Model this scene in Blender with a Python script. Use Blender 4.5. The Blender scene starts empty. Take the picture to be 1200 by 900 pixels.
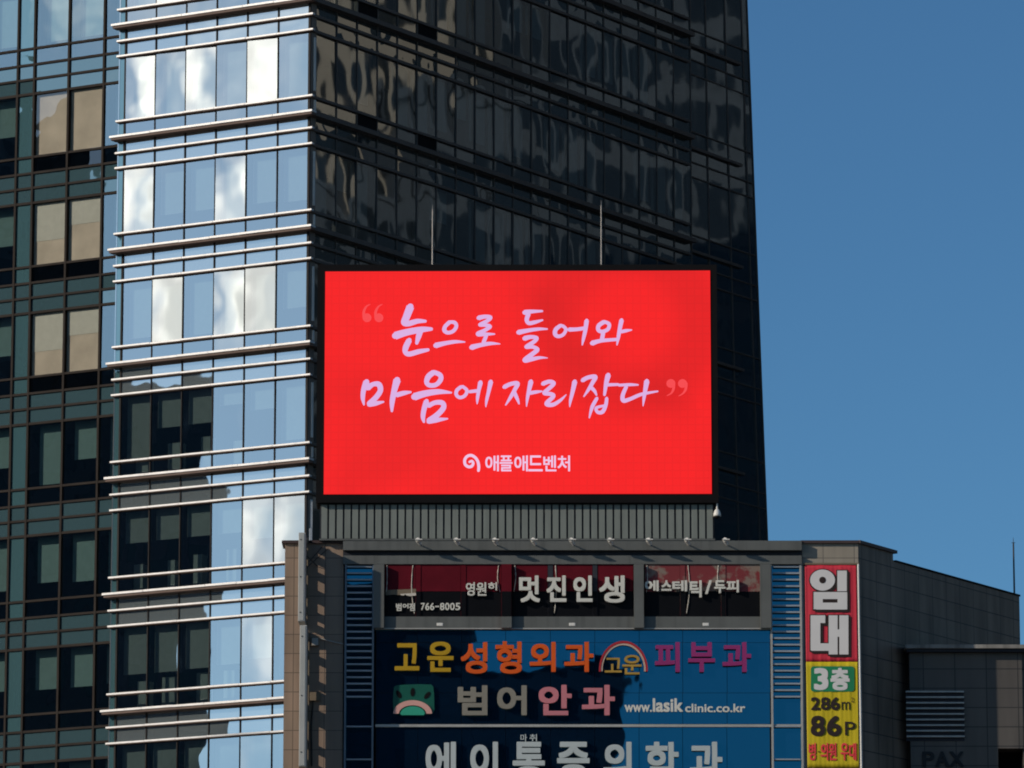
import bpy, bmesh, math, random
from mathutils import Vector
random.seed(7)
S = bpy.context.scene
COL = S.collection
PI = math.pi

# ------------------------------------------------------------------ camera
PITCH = math.radians(11.6)
FPX = 6100.0                                   # focal length in pixels of a 1200 px wide picture
cd = bpy.data.cameras.new('camera')
cam = bpy.data.objects.new('camera', cd); COL.objects.link(cam)
cd.sensor_width = 36.0; cd.lens = 36.0 * FPX / 1200.0
cd.clip_start = 1.0; cd.clip_end = 8000.0
cam.location = (0, 0, 1.6)
cam.rotation_euler = (PI / 2 + PITCH, 0, 0)
S.camera = cam

# ------------------------------------------------------------------ light
SUN_DIR = Vector((-0.906, -0.423, 0.0)).normalized()
SUN_EL = math.radians(23.0)
sv = Vector((SUN_DIR.x * math.cos(SUN_EL), SUN_DIR.y * math.cos(SUN_EL), math.sin(SUN_EL)))
sl = bpy.data.lights.new('sun', 'SUN'); sl.energy = 3.6; sl.angle = math.radians(0.5); sl.color = (1.0, 0.9, 0.78)
sun = bpy.data.objects.new('sun', sl); COL.objects.link(sun)
sun.rotation_euler = (-sv).to_track_quat('-Z', 'Y').to_euler()
W = bpy.data.worlds.new('World'); S.world = W; W.use_nodes = True
wt = W.node_tree; wn = wt.nodes; wl = wt.links
bg = wn['Background']; bg.inputs['Strength'].default_value = 0.065
sky = wn.new('ShaderNodeTexSky'); sky.sky_type = 'NISHITA'; sky.sun_disc = False
sky.sun_elevation = SUN_EL; sky.sun_rotation = math.atan2(sv.x, sv.y)
sky.air_density = 0.85; sky.dust_density = 0.12; sky.ozone_density = 4.0; sky.altitude = 50
# real clouds stand only in the part of the sky near the sun, behind the camera
wtc = wn.new('ShaderNodeTexCoord')
def wmath(op, a, b=None, clamp=False):
    n = wn.new('ShaderNodeMath'); n.operation = op; n.use_clamp = clamp
    for i, v in enumerate((a, b)):
        if v is None: continue
        if isinstance(v, (int, float)): n.inputs[i].default_value = v
        else: wl.new(v, n.inputs[i])
    return n.outputs[0]
def wdot(v):
    n = wn.new('ShaderNodeVectorMath'); n.operation = 'DOT_PRODUCT'
    wl.new(wtc.outputs['Generated'], n.inputs[0]); n.inputs[1].default_value = v
    return n.outputs['Value']
def adir(az, el):
    a, e = math.radians(az), math.radians(el)
    return (math.cos(a) * math.cos(e), math.sin(a) * math.cos(e), math.sin(e))
def wnoise(scale, detail, rough=0.55):
    n = wn.new('ShaderNodeTexNoise'); n.inputs['Scale'].default_value = scale
    n.inputs['Detail'].default_value = detail; n.inputs['Roughness'].default_value = rough
    wl.new(wtc.outputs['Generated'], n.inputs['Vector']); return n.outputs['Fac']
def wstep(v, a, b):
    n = wn.new('ShaderNodeMapRange'); n.interpolation_type = 'SMOOTHSTEP'; wl.new(v, n.inputs[0])
    n.inputs[1].default_value = a; n.inputs[2].default_value = b; return n.outputs[0]
bank = wstep(wdot(adir(-136.5, 12)), math.cos(math.radians(9.6)), math.cos(math.radians(5.2)))
puff = wstep(wnoise(20, 2), 0.24, 0.50)
high = wmath('MULTIPLY', wstep(wdot(adir(-148, 21)), math.cos(math.radians(8)), math.cos(math.radians(3))), wstep(wnoise(16, 2), 0.40, 0.66))
mask = wmath('MAXIMUM', wmath('MULTIPLY', bank, puff), wmath('MULTIPLY', high, 0.4), True)
shade = wn.new('ShaderNodeMixRGB'); shade.inputs[1].default_value = (19, 18, 16.6, 1); shade.inputs[2].default_value = (38, 35.5, 32, 1)
wl.new(wstep(wnoise(22, 2), 0.34, 0.66), shade.inputs[0])
cm = wn.new('ShaderNodeMixRGB'); wl.new(mask, cm.inputs[0]); grade = wn.new('ShaderNodeMixRGB'); grade.blend_type = 'MULTIPLY'; grade.inputs[0].default_value = 1; grade.inputs[2].default_value = (.76, 1.15, 1.28, 1)
wl.new(sky.outputs[0], grade.inputs[1])
glow = wmath('MULTIPLY', wstep(wdot(adir(-151, 13)), math.cos(math.radians(32)), math.cos(math.radians(6))), .26)
haze_mix = wn.new('ShaderNodeMixRGB'); wl.new(glow, haze_mix.inputs[0]); wl.new(grade.outputs[0], haze_mix.inputs[1]); haze_mix.inputs[2].default_value = (16.5, 17.5, 17.5, 1)
wl.new(haze_mix.outputs[0], cm.inputs[1]); wl.new(shade.outputs[0], cm.inputs[2])
wl.new(cm.outputs[0], bg.inputs['Color'])
S.view_settings.view_transform = 'Standard'; S.view_settings.look = 'None'
S.view_settings.exposure = 0.0; S.view_settings.gamma = 1.0; S.view_settings.use_curve_mapping = False
S.render.engine = 'CYCLES'; S.cycles.pixel_filter_type = 'BLACKMAN_HARRIS'; S.cycles.filter_width = 1.9
S.cycles.max_bounces = 7; S.cycles.transparent_max_bounces = 12; S.cycles.caustics_reflective = False

# ------------------------------------------------------------------ materials
def mat(name):
    m = bpy.data.materials.new(name); m.use_nodes = True
    return m, m.node_tree, m.node_tree.nodes['Principled BSDF']
def uvec(nt, dx=1.0, dy=0.0):
    """(distance along a wall running in direction dx,dy ; height ; 0) from object-space position"""
    tc = nt.nodes.new('ShaderNodeTexCoord'); sp = nt.nodes.new('ShaderNodeSeparateXYZ'); nt.links.new(tc.outputs['Object'], sp.inputs[0])
    a = nt.nodes.new('ShaderNodeMath'); a.operation = 'MULTIPLY'; nt.links.new(sp.outputs[0], a.inputs[0]); a.inputs[1].default_value = dx
    b = nt.nodes.new('ShaderNodeMath'); b.operation = 'MULTIPLY_ADD'; nt.links.new(sp.outputs[1], b.inputs[0]); b.inputs[1].default_value = dy
    nt.links.new(a.outputs[0], b.inputs[2])
    c = nt.nodes.new('ShaderNodeCombineXYZ'); nt.links.new(b.outputs[0], c.inputs[0]); nt.links.new(sp.outputs[2], c.inputs[1])
    return c.outputs[0], tc
def plain(name, col, rough=0.6, metal=0.0, spec=0.35, var=0.12, nscale=1.5, grime=0.0):
    m, nt, b = mat(name)
    b.inputs['Roughness'].default_value = rough; b.inputs['Metallic'].default_value = metal
    b.inputs['Specular IOR Level'].default_value = spec
    tc = nt.nodes.new('ShaderNodeTexCoord')
    n = nt.nodes.new('ShaderNodeTexNoise'); n.inputs['Scale'].default_value = nscale; n.inputs['Detail'].default_value = 6
    nt.links.new(tc.outputs['Object'], n.inputs['Vector'])
    r = nt.nodes.new('ShaderNodeMapRange'); nt.links.new(n.outputs['Fac'], r.inputs[0])
    r.inputs[1].default_value = 0.3; r.inputs[2].default_value = 0.7; r.inputs[3].default_value = 1 - var; r.inputs[4].default_value = 1 + var
    mx = nt.nodes.new('ShaderNodeMixRGB'); mx.blend_type = 'MULTIPLY'; mx.inputs[0].default_value = 1; mx.inputs[1].default_value = (*col, 1)
    nt.links.new(r.outputs[0], mx.inputs[2]); out = mx.outputs[0]
    if grime:
        mp = nt.nodes.new('ShaderNodeMapping'); mp.inputs['Scale'].default_value = (5, 5, .25); nt.links.new(tc.outputs['Object'], mp.inputs[0])
        n2 = nt.nodes.new('ShaderNodeTexNoise'); n2.inputs['Scale'].default_value = 1; n2.inputs['Detail'].default_value = 5; nt.links.new(mp.outputs[0], n2.inputs['Vector'])
        r2 = nt.nodes.new('ShaderNodeMapRange'); nt.links.new(n2.outputs['Fac'], r2.inputs[0]); r2.inputs[1].default_value = .48; r2.inputs[2].default_value = .72
        r2.inputs[3].default_value = 1; r2.inputs[4].default_value = 1 - grime
        m2 = nt.nodes.new('ShaderNodeMixRGB'); m2.blend_type = 'MULTIPLY'; m2.inputs[0].default_value = 1; nt.links.new(out, m2.inputs[1]); nt.links.new(r2.outputs[0], m2.inputs[2]); out = m2.outputs[0]
    nt.links.new(out, b.inputs['Base Color'])
    return m
def tiles(name, c1, c2, mortar, w, h, dx=1.0, dy=0.0, rough=0.5, off=0.0, grime=0.35, msize=0.012, spec=.4):
    m, nt, b = mat(name); b.inputs['Roughness'].default_value = rough; b.inputs['Specular IOR Level'].default_value = spec
    v, tc = uvec(nt, dx, dy)
    br = nt.nodes.new('ShaderNodeTexBrick'); br.offset = off; br.inputs['Scale'].default_value = 1
    br.inputs['Brick Width'].default_value = w; br.inputs['Row Height'].default_value = h; br.inputs['Mortar Size'].default_value = msize
    br.inputs['Color1'].default_value = (*c1, 1); br.inputs['Color2'].default_value = (*c2, 1); br.inputs['Mortar'].default_value = (*mortar, 1)
    br.inputs['Mortar Smooth'].default_value = 0.2; nt.links.new(v, br.inputs['Vector'])
    mp = nt.nodes.new('ShaderNodeMapping'); mp.inputs['Scale'].default_value = (1.4, .18, 1); nt.links.new(v, mp.inputs[0])
    n = nt.nodes.new('ShaderNodeTexNoise'); n.inputs['Scale'].default_value = 1.3; n.inputs['Detail'].default_value = 7; nt.links.new(mp.outputs[0], n.inputs['Vector'])
    r = nt.nodes.new('ShaderNodeMapRange'); nt.links.new(n.outputs['Fac'], r.inputs[0]); r.inputs[1].default_value = .35; r.inputs[2].default_value = .72
    r.inputs[3].default_value = 1; r.inputs[4].default_value = 1 - grime
    mx = nt.nodes.new('ShaderNodeMixRGB'); mx.blend_type = 'MULTIPLY'; mx.inputs[0].default_value = 1
    nt.links.new(br.outputs['Color'], mx.inputs[1]); nt.links.new(r.outputs[0], mx.inputs[2]); nt.links.new(mx.outputs[0], b.inputs['Base Color'])
    return m
def glass(name, refl, tint, trans, wave=0.004, wscale=0.8, dx=1.0, dy=0.0, backing=None, detail=1.5, rough=0.012):
    """coated facade glass: mirror share + either a see-through tinted share or an opaque backing"""
    m, nt, b = mat(name); nt.nodes.remove(b); N, L = nt.nodes, nt.links
    out = N['Material Output']
    v, tc = uvec(nt, dx, dy)
    oi = N.new('ShaderNodeObjectInfo')
    ad = N.new('ShaderNodeVectorMath'); ad.operation = 'ADD'; L.new(v, ad.inputs[0])
    sc = N.new('ShaderNodeMath'); sc.operation = 'MULTIPLY'; L.new(oi.outputs['Random'], sc.inputs[0]); sc.inputs[1].default_value = 37.0
    cb = N.new('ShaderNodeCombineXYZ'); L.new(sc.outputs[0], cb.inputs[2]); L.new(cb.outputs[0], ad.inputs[1])
    n = N.new('ShaderNodeTexNoise'); n.inputs['Scale'].default_value = wscale; n.inputs['Detail'].default_value = detail; L.new(ad.outputs[0], n.inputs['Vector'])
    bp = N.new('ShaderNodeBump'); bp.inputs['Strength'].default_value = 1.0; bp.inputs['Distance'].default_value = wave; L.new(n.outputs['Fac'], bp.inputs['Height'])
    g = N.new('ShaderNodeBsdfGlossy'); g.inputs['Color'].default_value = (*tint, 1); g.inputs['Roughness'].default_value = rough; L.new(bp.outputs[0], g.inputs['Normal'])
    lw = N.new('ShaderNodeLayerWeight'); lw.inputs['Blend'].default_value = 0.2
    mr = N.new('ShaderNodeMapRange'); L.new(lw.outputs['Fresnel'], mr.inputs[0]); mr.inputs[3].default_value = refl; mr.inputs[4].default_value = 1.0
    mix = N.new('ShaderNodeMixShader'); L.new(mr.outputs[0], mix.inputs[0])
    if backing is None:
        t = N.new('ShaderNodeBsdfTransparent'); t.inputs[0].default_value = (*trans, 1)
    else:
        t = N.new('ShaderNodeBsdfDiffuse'); t.inputs[0].default_value = (*backing, 1)
    L.new(t.outputs[0], mix.inputs[1]); L.new(g.outputs[0], mix.inputs[2]); L.new(mix.outputs[0], out.inputs[0])
    return m
def emit(name, col, strength, var=0.0):
    m, nt, b = mat(name); N, L = nt.nodes, nt.links
    b.inputs['Base Color'].default_value = (0.01, 0.01, 0.01, 1); b.inputs['Roughness'].default_value = 0.6; b.inputs['Specular IOR Level'].default_value = 0.2
    b.inputs['Emission Strength'].default_value = strength; b.inputs['Emission Color'].default_value = (*col, 1)
    if var:
        v, tc = uvec(nt)
        # soft darker brush arc in the picture that the screen shows
        dv = N.new('ShaderNodeVectorMath'); dv.operation = 'DISTANCE'; L.new(v, dv.inputs[0]); dv.inputs[1].default_value = (3.6, 5.9, 0)
        da = N.new('ShaderNodeMath'); da.operation = 'SUBTRACT'; L.new(dv.outputs['Value'], da.inputs[0]); da.inputs[1].default_value = 2.3
        db = N.new('ShaderNodeMath'); db.operation = 'ABSOLUTE'; L.new(da.outputs[0], db.inputs[0])
        dr = N.new('ShaderNodeMapRange'); dr.interpolation_type = 'SMOOTHSTEP'; L.new(db.outputs[0], dr.inputs[0]); dr.inputs[1].default_value = .2; dr.inputs[2].default_value = 1.3; dr.inputs[3].default_value = .85; dr.inputs[4].default_value = 1.0
        n = N.new('ShaderNodeTexNoise'); n.inputs['Scale'].default_value = 0.22; n.inputs['Detail'].default_value = 2; L.new(v, n.inputs['Vector'])
        r = N.new('ShaderNodeMapRange'); L.new(n.outputs['Fac'], r.inputs[0]); r.inputs[1].default_value = .5; r.inputs[2].default_value = .62; r.inputs[3].default_value = 1; r.inputs[4].default_value = 1 - var
        br = N.new('ShaderNodeTexBrick'); br.offset = 0; br.inputs['Scale'].default_value = 1; br.inputs['Brick Width'].default_value = .25; br.inputs['Row Height'].default_value = .25
        br.inputs['Mortar Size'].default_value = .02; br.inputs['Color1'].default_value = (1, 1, 1, 1); br.inputs['Color2'].default_value = (.975, .975, .975, 1); br.inputs['Mortar'].default_value = (.945, .945, .945, 1); L.new(v, br.inputs['Vector'])
        m1 = N.new('ShaderNodeMixRGB'); m1.blend_type = 'MULTIPLY'; m1.inputs[0].default_value = 1; m1.inputs[1].default_value = (*col, 1); L.new(br.outputs[0], m1.inputs[2])
        m2 = N.new('ShaderNodeMixRGB'); m2.blend_type = 'MULTIPLY'; m2.inputs[0].default_value = 1; L.new(m1.outputs[0], m2.inputs[1]); L.new(r.outputs[0], m2.inputs[2])
        m3 = N.new('ShaderNodeMixRGB'); m3.blend_type = 'MULTIPLY'; m3.inputs[0].default_value = 1; L.new(m2.outputs[0], m3.inputs[1]); L.new(dr.outputs[0], m3.inputs[2]); L.new(m3.outputs[0], b.inputs['Emission Color'])
    return m

AL = -math.radians(27.4); AR = math.radians(54.45); ASIDE = math.radians(56.0)
cL, sL, cR, sR = math.cos(AL), math.sin(AL), math.cos(AR), math.sin(AR)
M = {}
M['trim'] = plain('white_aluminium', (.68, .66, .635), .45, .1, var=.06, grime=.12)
M['trim_edge'] = plain('shaded_soffit_brown', (.15, .108, .09), .75, .0, var=.1, spec=.1)  # brown stands in for the shade under the ledges
M['mullion'] = plain('grey_mullion', (.04, .036, .034), .8, spec=.06)
M['mullion_brown'] = plain('brown_mullion', (.036, .030, .026), .85, spec=.05)
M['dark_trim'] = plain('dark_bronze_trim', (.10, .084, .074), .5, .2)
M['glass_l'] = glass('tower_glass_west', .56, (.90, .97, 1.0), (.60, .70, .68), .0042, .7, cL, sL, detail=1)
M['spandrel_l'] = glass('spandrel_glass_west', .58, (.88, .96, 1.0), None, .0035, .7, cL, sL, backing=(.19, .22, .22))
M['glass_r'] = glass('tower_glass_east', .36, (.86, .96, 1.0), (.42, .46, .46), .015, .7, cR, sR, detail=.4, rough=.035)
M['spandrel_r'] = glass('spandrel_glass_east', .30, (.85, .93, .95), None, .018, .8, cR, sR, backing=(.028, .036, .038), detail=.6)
M['glass_w'] = glass('wing_glass', .40, (.8, .95, 1.0), (.50, .64, .62), .006, .8, cL, sL, detail=1)
M['glass_clear'] = glass('clear_wing_glass', .14, (.9, .95, 1.0), (.82, .80, .74), .012, .8, cL, sL, detail=1)  # clearer panes, letting the beige stand-in blinds show
M['spandrel_w'] = glass('wing_spandrel_glass', .30, (.75, .92, .95), None, .005, .8, cL, sL, backing=(.05, .095, .105))
M['teal'] = glass('teal_edge_glass', .35, (.7, .92, .95), None, .006, .8, cL, sL, backing=(.06, .13, .14))
M['corner'] = plain('taupe_corner_panel', (.16, .13, .11), .5, .1)
M['blind'] = plain('grey_roller_blind', (.60, .64, .62), .9, var=.05, nscale=4)
M['blind_reflect'] = plain('beige_reflection_blind', (.60, .555, .49), .9, var=.14, nscale=1.1)  # beige mottling stands in for a warm reflection in the panes
M['interior'] = plain('dark_office_interior', (.035, .037, .037), .9)
M['slab'] = plain('concrete_slab', (.16, .16, .155), .9)
M['roof'] = plain('roof_membrane', (.16, .16, .16), .95)
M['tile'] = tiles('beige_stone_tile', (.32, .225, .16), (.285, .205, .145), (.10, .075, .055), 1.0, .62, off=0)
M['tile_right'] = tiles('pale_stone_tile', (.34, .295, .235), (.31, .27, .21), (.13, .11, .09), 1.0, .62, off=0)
M['tile_side'] = tiles('stone_tile_side', (.20, .145, .105), (.17, .122, .09), (.04, .034, .03), .92, .62, math.cos(ASIDE), math.sin(ASIDE), off=0, grime=.6, msize=.02)  # same stone darkened in colour for the shaded, vignetted side
M['coping'] = plain('dark_brown_coping', (.07, .045, .04), .5, .2)
M['panel'] = plain('grey_metal_panel', (.115, .118, .108), .5, .1, var=.08, grime=.2)
M['panel_dark'] = plain('dark_recess', (.02, .022, .03), .7)
M['ribbed'] = plain('ribbed_grey_green_metal', (.19, .205, .18), .5, .1, var=.05, grime=.15)
M['black'] = plain('black_steel', (.006, .0055, .006), .7, spec=.1)
M['blue'] = glass('blue_sign_film', .5, (.055, .33, .47), None, .006, .4, backing=(.003, .012, .03), detail=2.5)
M['blue_frame'] = plain('grey_blue_frame', (.14, .17, .2), .45, .3)
M['slat'] = plain('pale_blue_grey_slat', (.30, .33, .36), .45, .2)
M['rail'] = plain('pale_steel_rail', (.38, .37, .34), .5, .2)
M['red_film'] = plain('dark_red_film', (.10, .006, .012), .5, var=.15, spec=.08)
M['black_film'] = plain('black_film', (.006, .006, .007), .4, spec=.07)
M['edge'] = plain('pale_film_edge', (.55, .5, .42), .5, var=.25, nscale=6)
M['letter_white'] = plain('ivory_letter', (.60, .58, .51), .5, var=.05)
M['letter_lower'] = plain('white_letter', (.42, .46, .45), .5, var=.05)
M['yellow'] = plain('yellow_letter', (.42, .25, .006), .45, var=.05)
M['orange'] = plain('orange_letter', (.62, .088, .005), .45, var=.05)
M['magenta'] = plain('magenta_letter', (.26, .025, .13), .45, var=.05)
M['grey_letter'] = plain('grey_letter', (.22, .20, .16), .45, var=.05)
M['pink'] = plain('pink_letter', (.50, .17, .19), .45, var=.05)
M['salmon'] = plain('salmon_arch', (.60, .32, .27), .45, var=.05)
M['green_dark'] = plain('dark_green_board', (.004, .085, .055), .45, var=.08)
M['green_light'] = plain('light_green_lens', (.03, .30, .19), .45, var=.05)
M['arch_red'] = plain('red_arch', (.36, .02, .025), .45)
M['arch_pale'] = plain('pale_arch', (.5, .36, .28), .45)
M['ochre'] = plain('ochre_letter', (.38, .23, .04), .45)
M['ban_red'] = plain('banner_red', (.55, .028, .05), .7, var=.06, nscale=.8)
M['ban_yellow'] = plain('banner_yellow', (.55, .42, .008), .7, var=.06, nscale=.8)
M['ban_green'] = plain('banner_green', (.01, .20, .08), .7)
M['ban_white'] = plain('banner_white', (.62, .60, .58), .7, var=.05, nscale=.8)
M['ban_black'] = plain('banner_black', (.022, .012, .010), .7)
M['ban_pink'] = plain('banner_pink_red', (.75, .05, .06), .7)
M['white_plastic'] = plain('white_plastic', (.62, .60, .55), .4, var=.08)
M['sign_grey'] = plain('pale_grey_sign_edge', (.40, .40, .37), .5, .1, var=.06, grime=.25)
M['bracket'] = plain('brown_bracket', (.17, .13, .085), .6)
M['cable'] = plain('dark_cable', (.03, .028, .025), .6)
M['screen'] = emit('led_screen_red', (1.0, .0115, .0125), .93, var=.09)
M['led_text'] = emit('led_lavender', (.70, .43, .76), 1.0)
M['led_quote'] = emit('led_faint_quote', (.93, .066, .074), 1.0)
M['led_white'] = emit('led_pale_pink', (.84, .55, .78), 1.0)
M['antenna'] = plain('grey_antenna', (.22, .2, .18), .4, .5)
M['annex_tile'] = tiles('annex_stone_tile', (.105, .092, .078), (.092, .081, .07), (.03, .027, .025), 1.02, .63, off=0, grime=.25, msize=.018)
M['annex_cap'] = plain('weathered_stone_cap', (.24, .225, .20), .7, var=.2, grime=.4)
M['pax'] = plain('black_letter', (.008, .008, .010), .5)
M['asphalt'] = plain('asphalt', (.05, .05, .05), .9, nscale=.3)
M['pave'] = plain('paving', (.2, .19, .18), .9, nscale=.6)
M['office_wall'] = plain('dark_office_concrete', (.046, .057, .07), .85)
M['office_beige'] = plain('beige_office_concrete', (.23, .20, .165), .85, var=.1, nscale=.2)
M['office_glass'] = plain('dark_office_glass', (.012, .016, .02), .15, spec=.3)

# peeled film of the third bay: old beige paper showing through worn red
m, nt, b = mat('peeled_red_film'); b.inputs['Roughness'].default_value = .6
v, tc = uvec(nt)
n = nt.nodes.new('ShaderNodeTexNoise'); n.inputs['Scale'].default_value = 1.1; n.inputs['Detail'].default_value = 8; n.inputs['Roughness'].default_value = .62; nt.links.new(v, n.inputs['Vector'])
r = nt.nodes.new('ShaderNodeMapRange'); nt.links.new(n.outputs['Fac'], r.inputs[0]); r.inputs[1].default_value = .50; r.inputs[2].default_value = .57
mx = nt.nodes.new('ShaderNodeMixRGB'); mx.inputs[1].default_value = (.16, .014, .016, 1); mx.inputs[2].default_value = (.185, .135, .105, 1)
nt.links.new(r.outputs[0], mx.inputs[0]); nt.links.new(mx.outputs[0], b.inputs['Base Color']); M['peeled'] = m

# ------------------------------------------------------------------ helpers
def empty(name, loc, label, cat, group=None):
    o = bpy.data.objects.new(name, None); COL.objects.link(o); o.location = loc; o.empty_display_size = .3
    o['label'] = label; o['category'] = cat
    if group: o['group'] = group
    bpy.context.view_layer.update()
    return o
class Face:
    """a vertical wall plane: s runs to the right along it, o stands out from it"""
    def __init__(f, x, y, ang):
        f.x, f.y = x, y; f.d = (math.cos(ang), math.sin(ang)); f.n = (f.d[1], -f.d[0])
    def pt(f, s, z, o=0.0):
        return (f.x + f.d[0] * s + f.n[0] * o, f.y + f.d[1] * s + f.n[1] * o, z)
    def px(f, px, py, o=0.0):
        """measured picture position -> (s, z) on this wall plane, o metres in front of it"""
        u = (px - 600) / FPX; v = (450 - py) / FPX
        r = (u, math.cos(PITCH) - v * math.sin(PITCH), math.sin(PITCH) + v * math.cos(PITCH))
        cx, cy = f.x + f.n[0] * o, f.y + f.n[1] * o
        det = -r[0] * f.d[1] + f.d[0] * r[1]
        t = (-cx * f.d[1] + f.d[0] * cy) / det
        x, y = r[0] * t, r[1] * t
        return ((x - cx) * f.d[0] + (y - cy) * f.d[1], 1.6 + r[2] * t)
    def rect(f, x0, y0, x1, y1, o=0.0):
        ym, xm = (y0 + y1) / 2, (x0 + x1) / 2
        return f.px(x0, ym, o)[0], f.px(x1, ym, o)[0], f.px(xm, y1, o)[1], f.px(xm, y0, o)[1]
class MB:
    def __init__(m): m.v, m.f = [], []
    def add(m, verts, faces):
        b = len(m.v); m.v += verts; m.f += [tuple(b + i for i in q) for q in faces]; return m
    def box(m, F, s0, s1, z0, z1, o0, o1):
        P = [F.pt(s, z, o) for o in (o0, o1) for z in (z0, z1) for s in (s0, s1)]
        return m.add(P, [(4, 5, 7, 6), (1, 0, 2, 3), (0, 4, 6, 2), (5, 1, 3, 7), (2, 6, 7, 3), (0, 1, 5, 4)])
    def rbox(m, F, R, o0, o1): return m.box(F, *R, o0, o1)
    def quad(m, F, s0, s1, z0, z1, o=0.0, yaw=0.0, pit=0.0):
        sc, zc = (s0 + s1) / 2, (z0 + z1) / 2
        return m.add([F.pt(s, z, o + yaw * (s - sc) + pit * (z - zc)) for s, z in ((s0, z0), (s1, z0), (s1, z1), (s0, z1))], [(0, 1, 2, 3)])
    def pane(m, F, s0, s1, z0, z1, o=0.0, yaw=0.0, pit=0.0, sag=0.004, nx=6, nz=8):
        """a sealed glass unit: tilted a little and dished by `sag` metres"""
        sc, zc = (s0 + s1) / 2, (z0 + z1) / 2; V = []
        for j in range(nz + 1):
            for i in range(nx + 1):
                a, b = i / nx, j / nz
                q = (1 - (2 * a - 1) ** 2) * (1 - abs(2 * b - 1) ** 2.5)
                s, z = s0 + (s1 - s0) * a, z0 + (z1 - z0) * b
                V.append(F.pt(s, z, o + yaw * (s - sc) + pit * (z - zc) - sag * q))
        return m.add(V, [(j * (nx + 1) + i, j * (nx + 1) + i + 1, (j + 1) * (nx + 1) + i + 1, (j + 1) * (nx + 1) + i) for j in range(nz) for i in range(nx)])
    def poly(m, F, pts, o0, o1):
        n = len(pts); a = sum(pts[i][0] * pts[(i + 1) % n][1] - pts[(i + 1) % n][0] * pts[i][1] for i in range(n))
        if a < 0: pts = pts[::-1]
        V = [F.pt(s, z, o1) for s, z in pts] + [F.pt(s, z, o0) for s, z in pts]
        return m.add(V, [tuple(range(n)), tuple(range(2 * n - 1, n - 1, -1))] + [(i, i + n, (i + 1) % n + n, (i + 1) % n) for i in range(n)])
    def ring(m, F, outer, inner, o0, o1):
        """closed band between two loops of equal length"""
        n = len(outer); V = []
        for L in (outer, inner):
            for o in (o1, o0): V += [F.pt(s, z, o) for s, z in L]
        fs = []
        for i in range(n):
            j = (i + 1) % n
            fs += [(i, j, j + 2 * n, i + 2 * n), (i + n, i + 3 * n, j + 3 * n, j + n), (i, i + n, j + n, j), (i + 2 * n, j + 2 * n, j + 3 * n, i + 3 * n)]
        return m.add(V, fs)
    def tube(m, pts, r, k=8):
        pts = [Vector(p) for p in pts]; V, fs = [], []
        for i, p in enumerate(pts):
            t = (pts[min(i + 1, len(pts) - 1)] - pts[max(i - 1, 0)]).normalized()
            a = t.orthogonal().normalized() if i == 0 else (a - t * a.dot(t)).normalized()
            b = t.cross(a); rr = r[i] if isinstance(r, (list, tuple)) else r
            V += [tuple(p + (a * math.cos(q * 2 * PI / k) + b * math.sin(q * 2 * PI / k)) * rr) for q in range(k)]
        for i in range(len(pts) - 1):
            for q in range(k): fs.append((i * k + q, i * k + (q + 1) % k, (i + 1) * k + (q + 1) % k, (i + 1) * k + q))
        fs += [tuple(range(k))[::-1], tuple(range((len(pts) - 1) * k, len(pts) * k))]
        return m.add(V, fs)
    def build(m, name, material, parent=None, smooth=False, bevel=0.0):
        me = bpy.data.meshes.new(name)
        if parent is not None:
            L = parent.matrix_world.translation
            me.from_pydata([(x - L.x, y - L.y, z - L.z) for x, y, z in m.v], [], m.f)
        else: me.from_pydata(m.v, [], m.f)
        me.materials.append(material)
        if smooth:
            for p in me.polygons: p.use_smooth = True
        o = bpy.data.objects.new(name, me); COL.objects.link(o)
        if parent is not None: o.parent = parent
        if bevel:
            bv = o.modifiers.new('b', 'BEVEL'); bv.width = bevel; bv.segments = 2; bv.limit_method = 'ANGLE'
        return o
def at_child(o):            # sub-parts are built against their thing's origin; the part's own origin is the same point
    o.matrix_world.translation = o.parent.matrix_world.translation if o.parent else o.location
    return o
def sub(mb, name, material, part, root, **k):
    o = mb.build(name, material, root, **k); o.parent = part; return o

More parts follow.
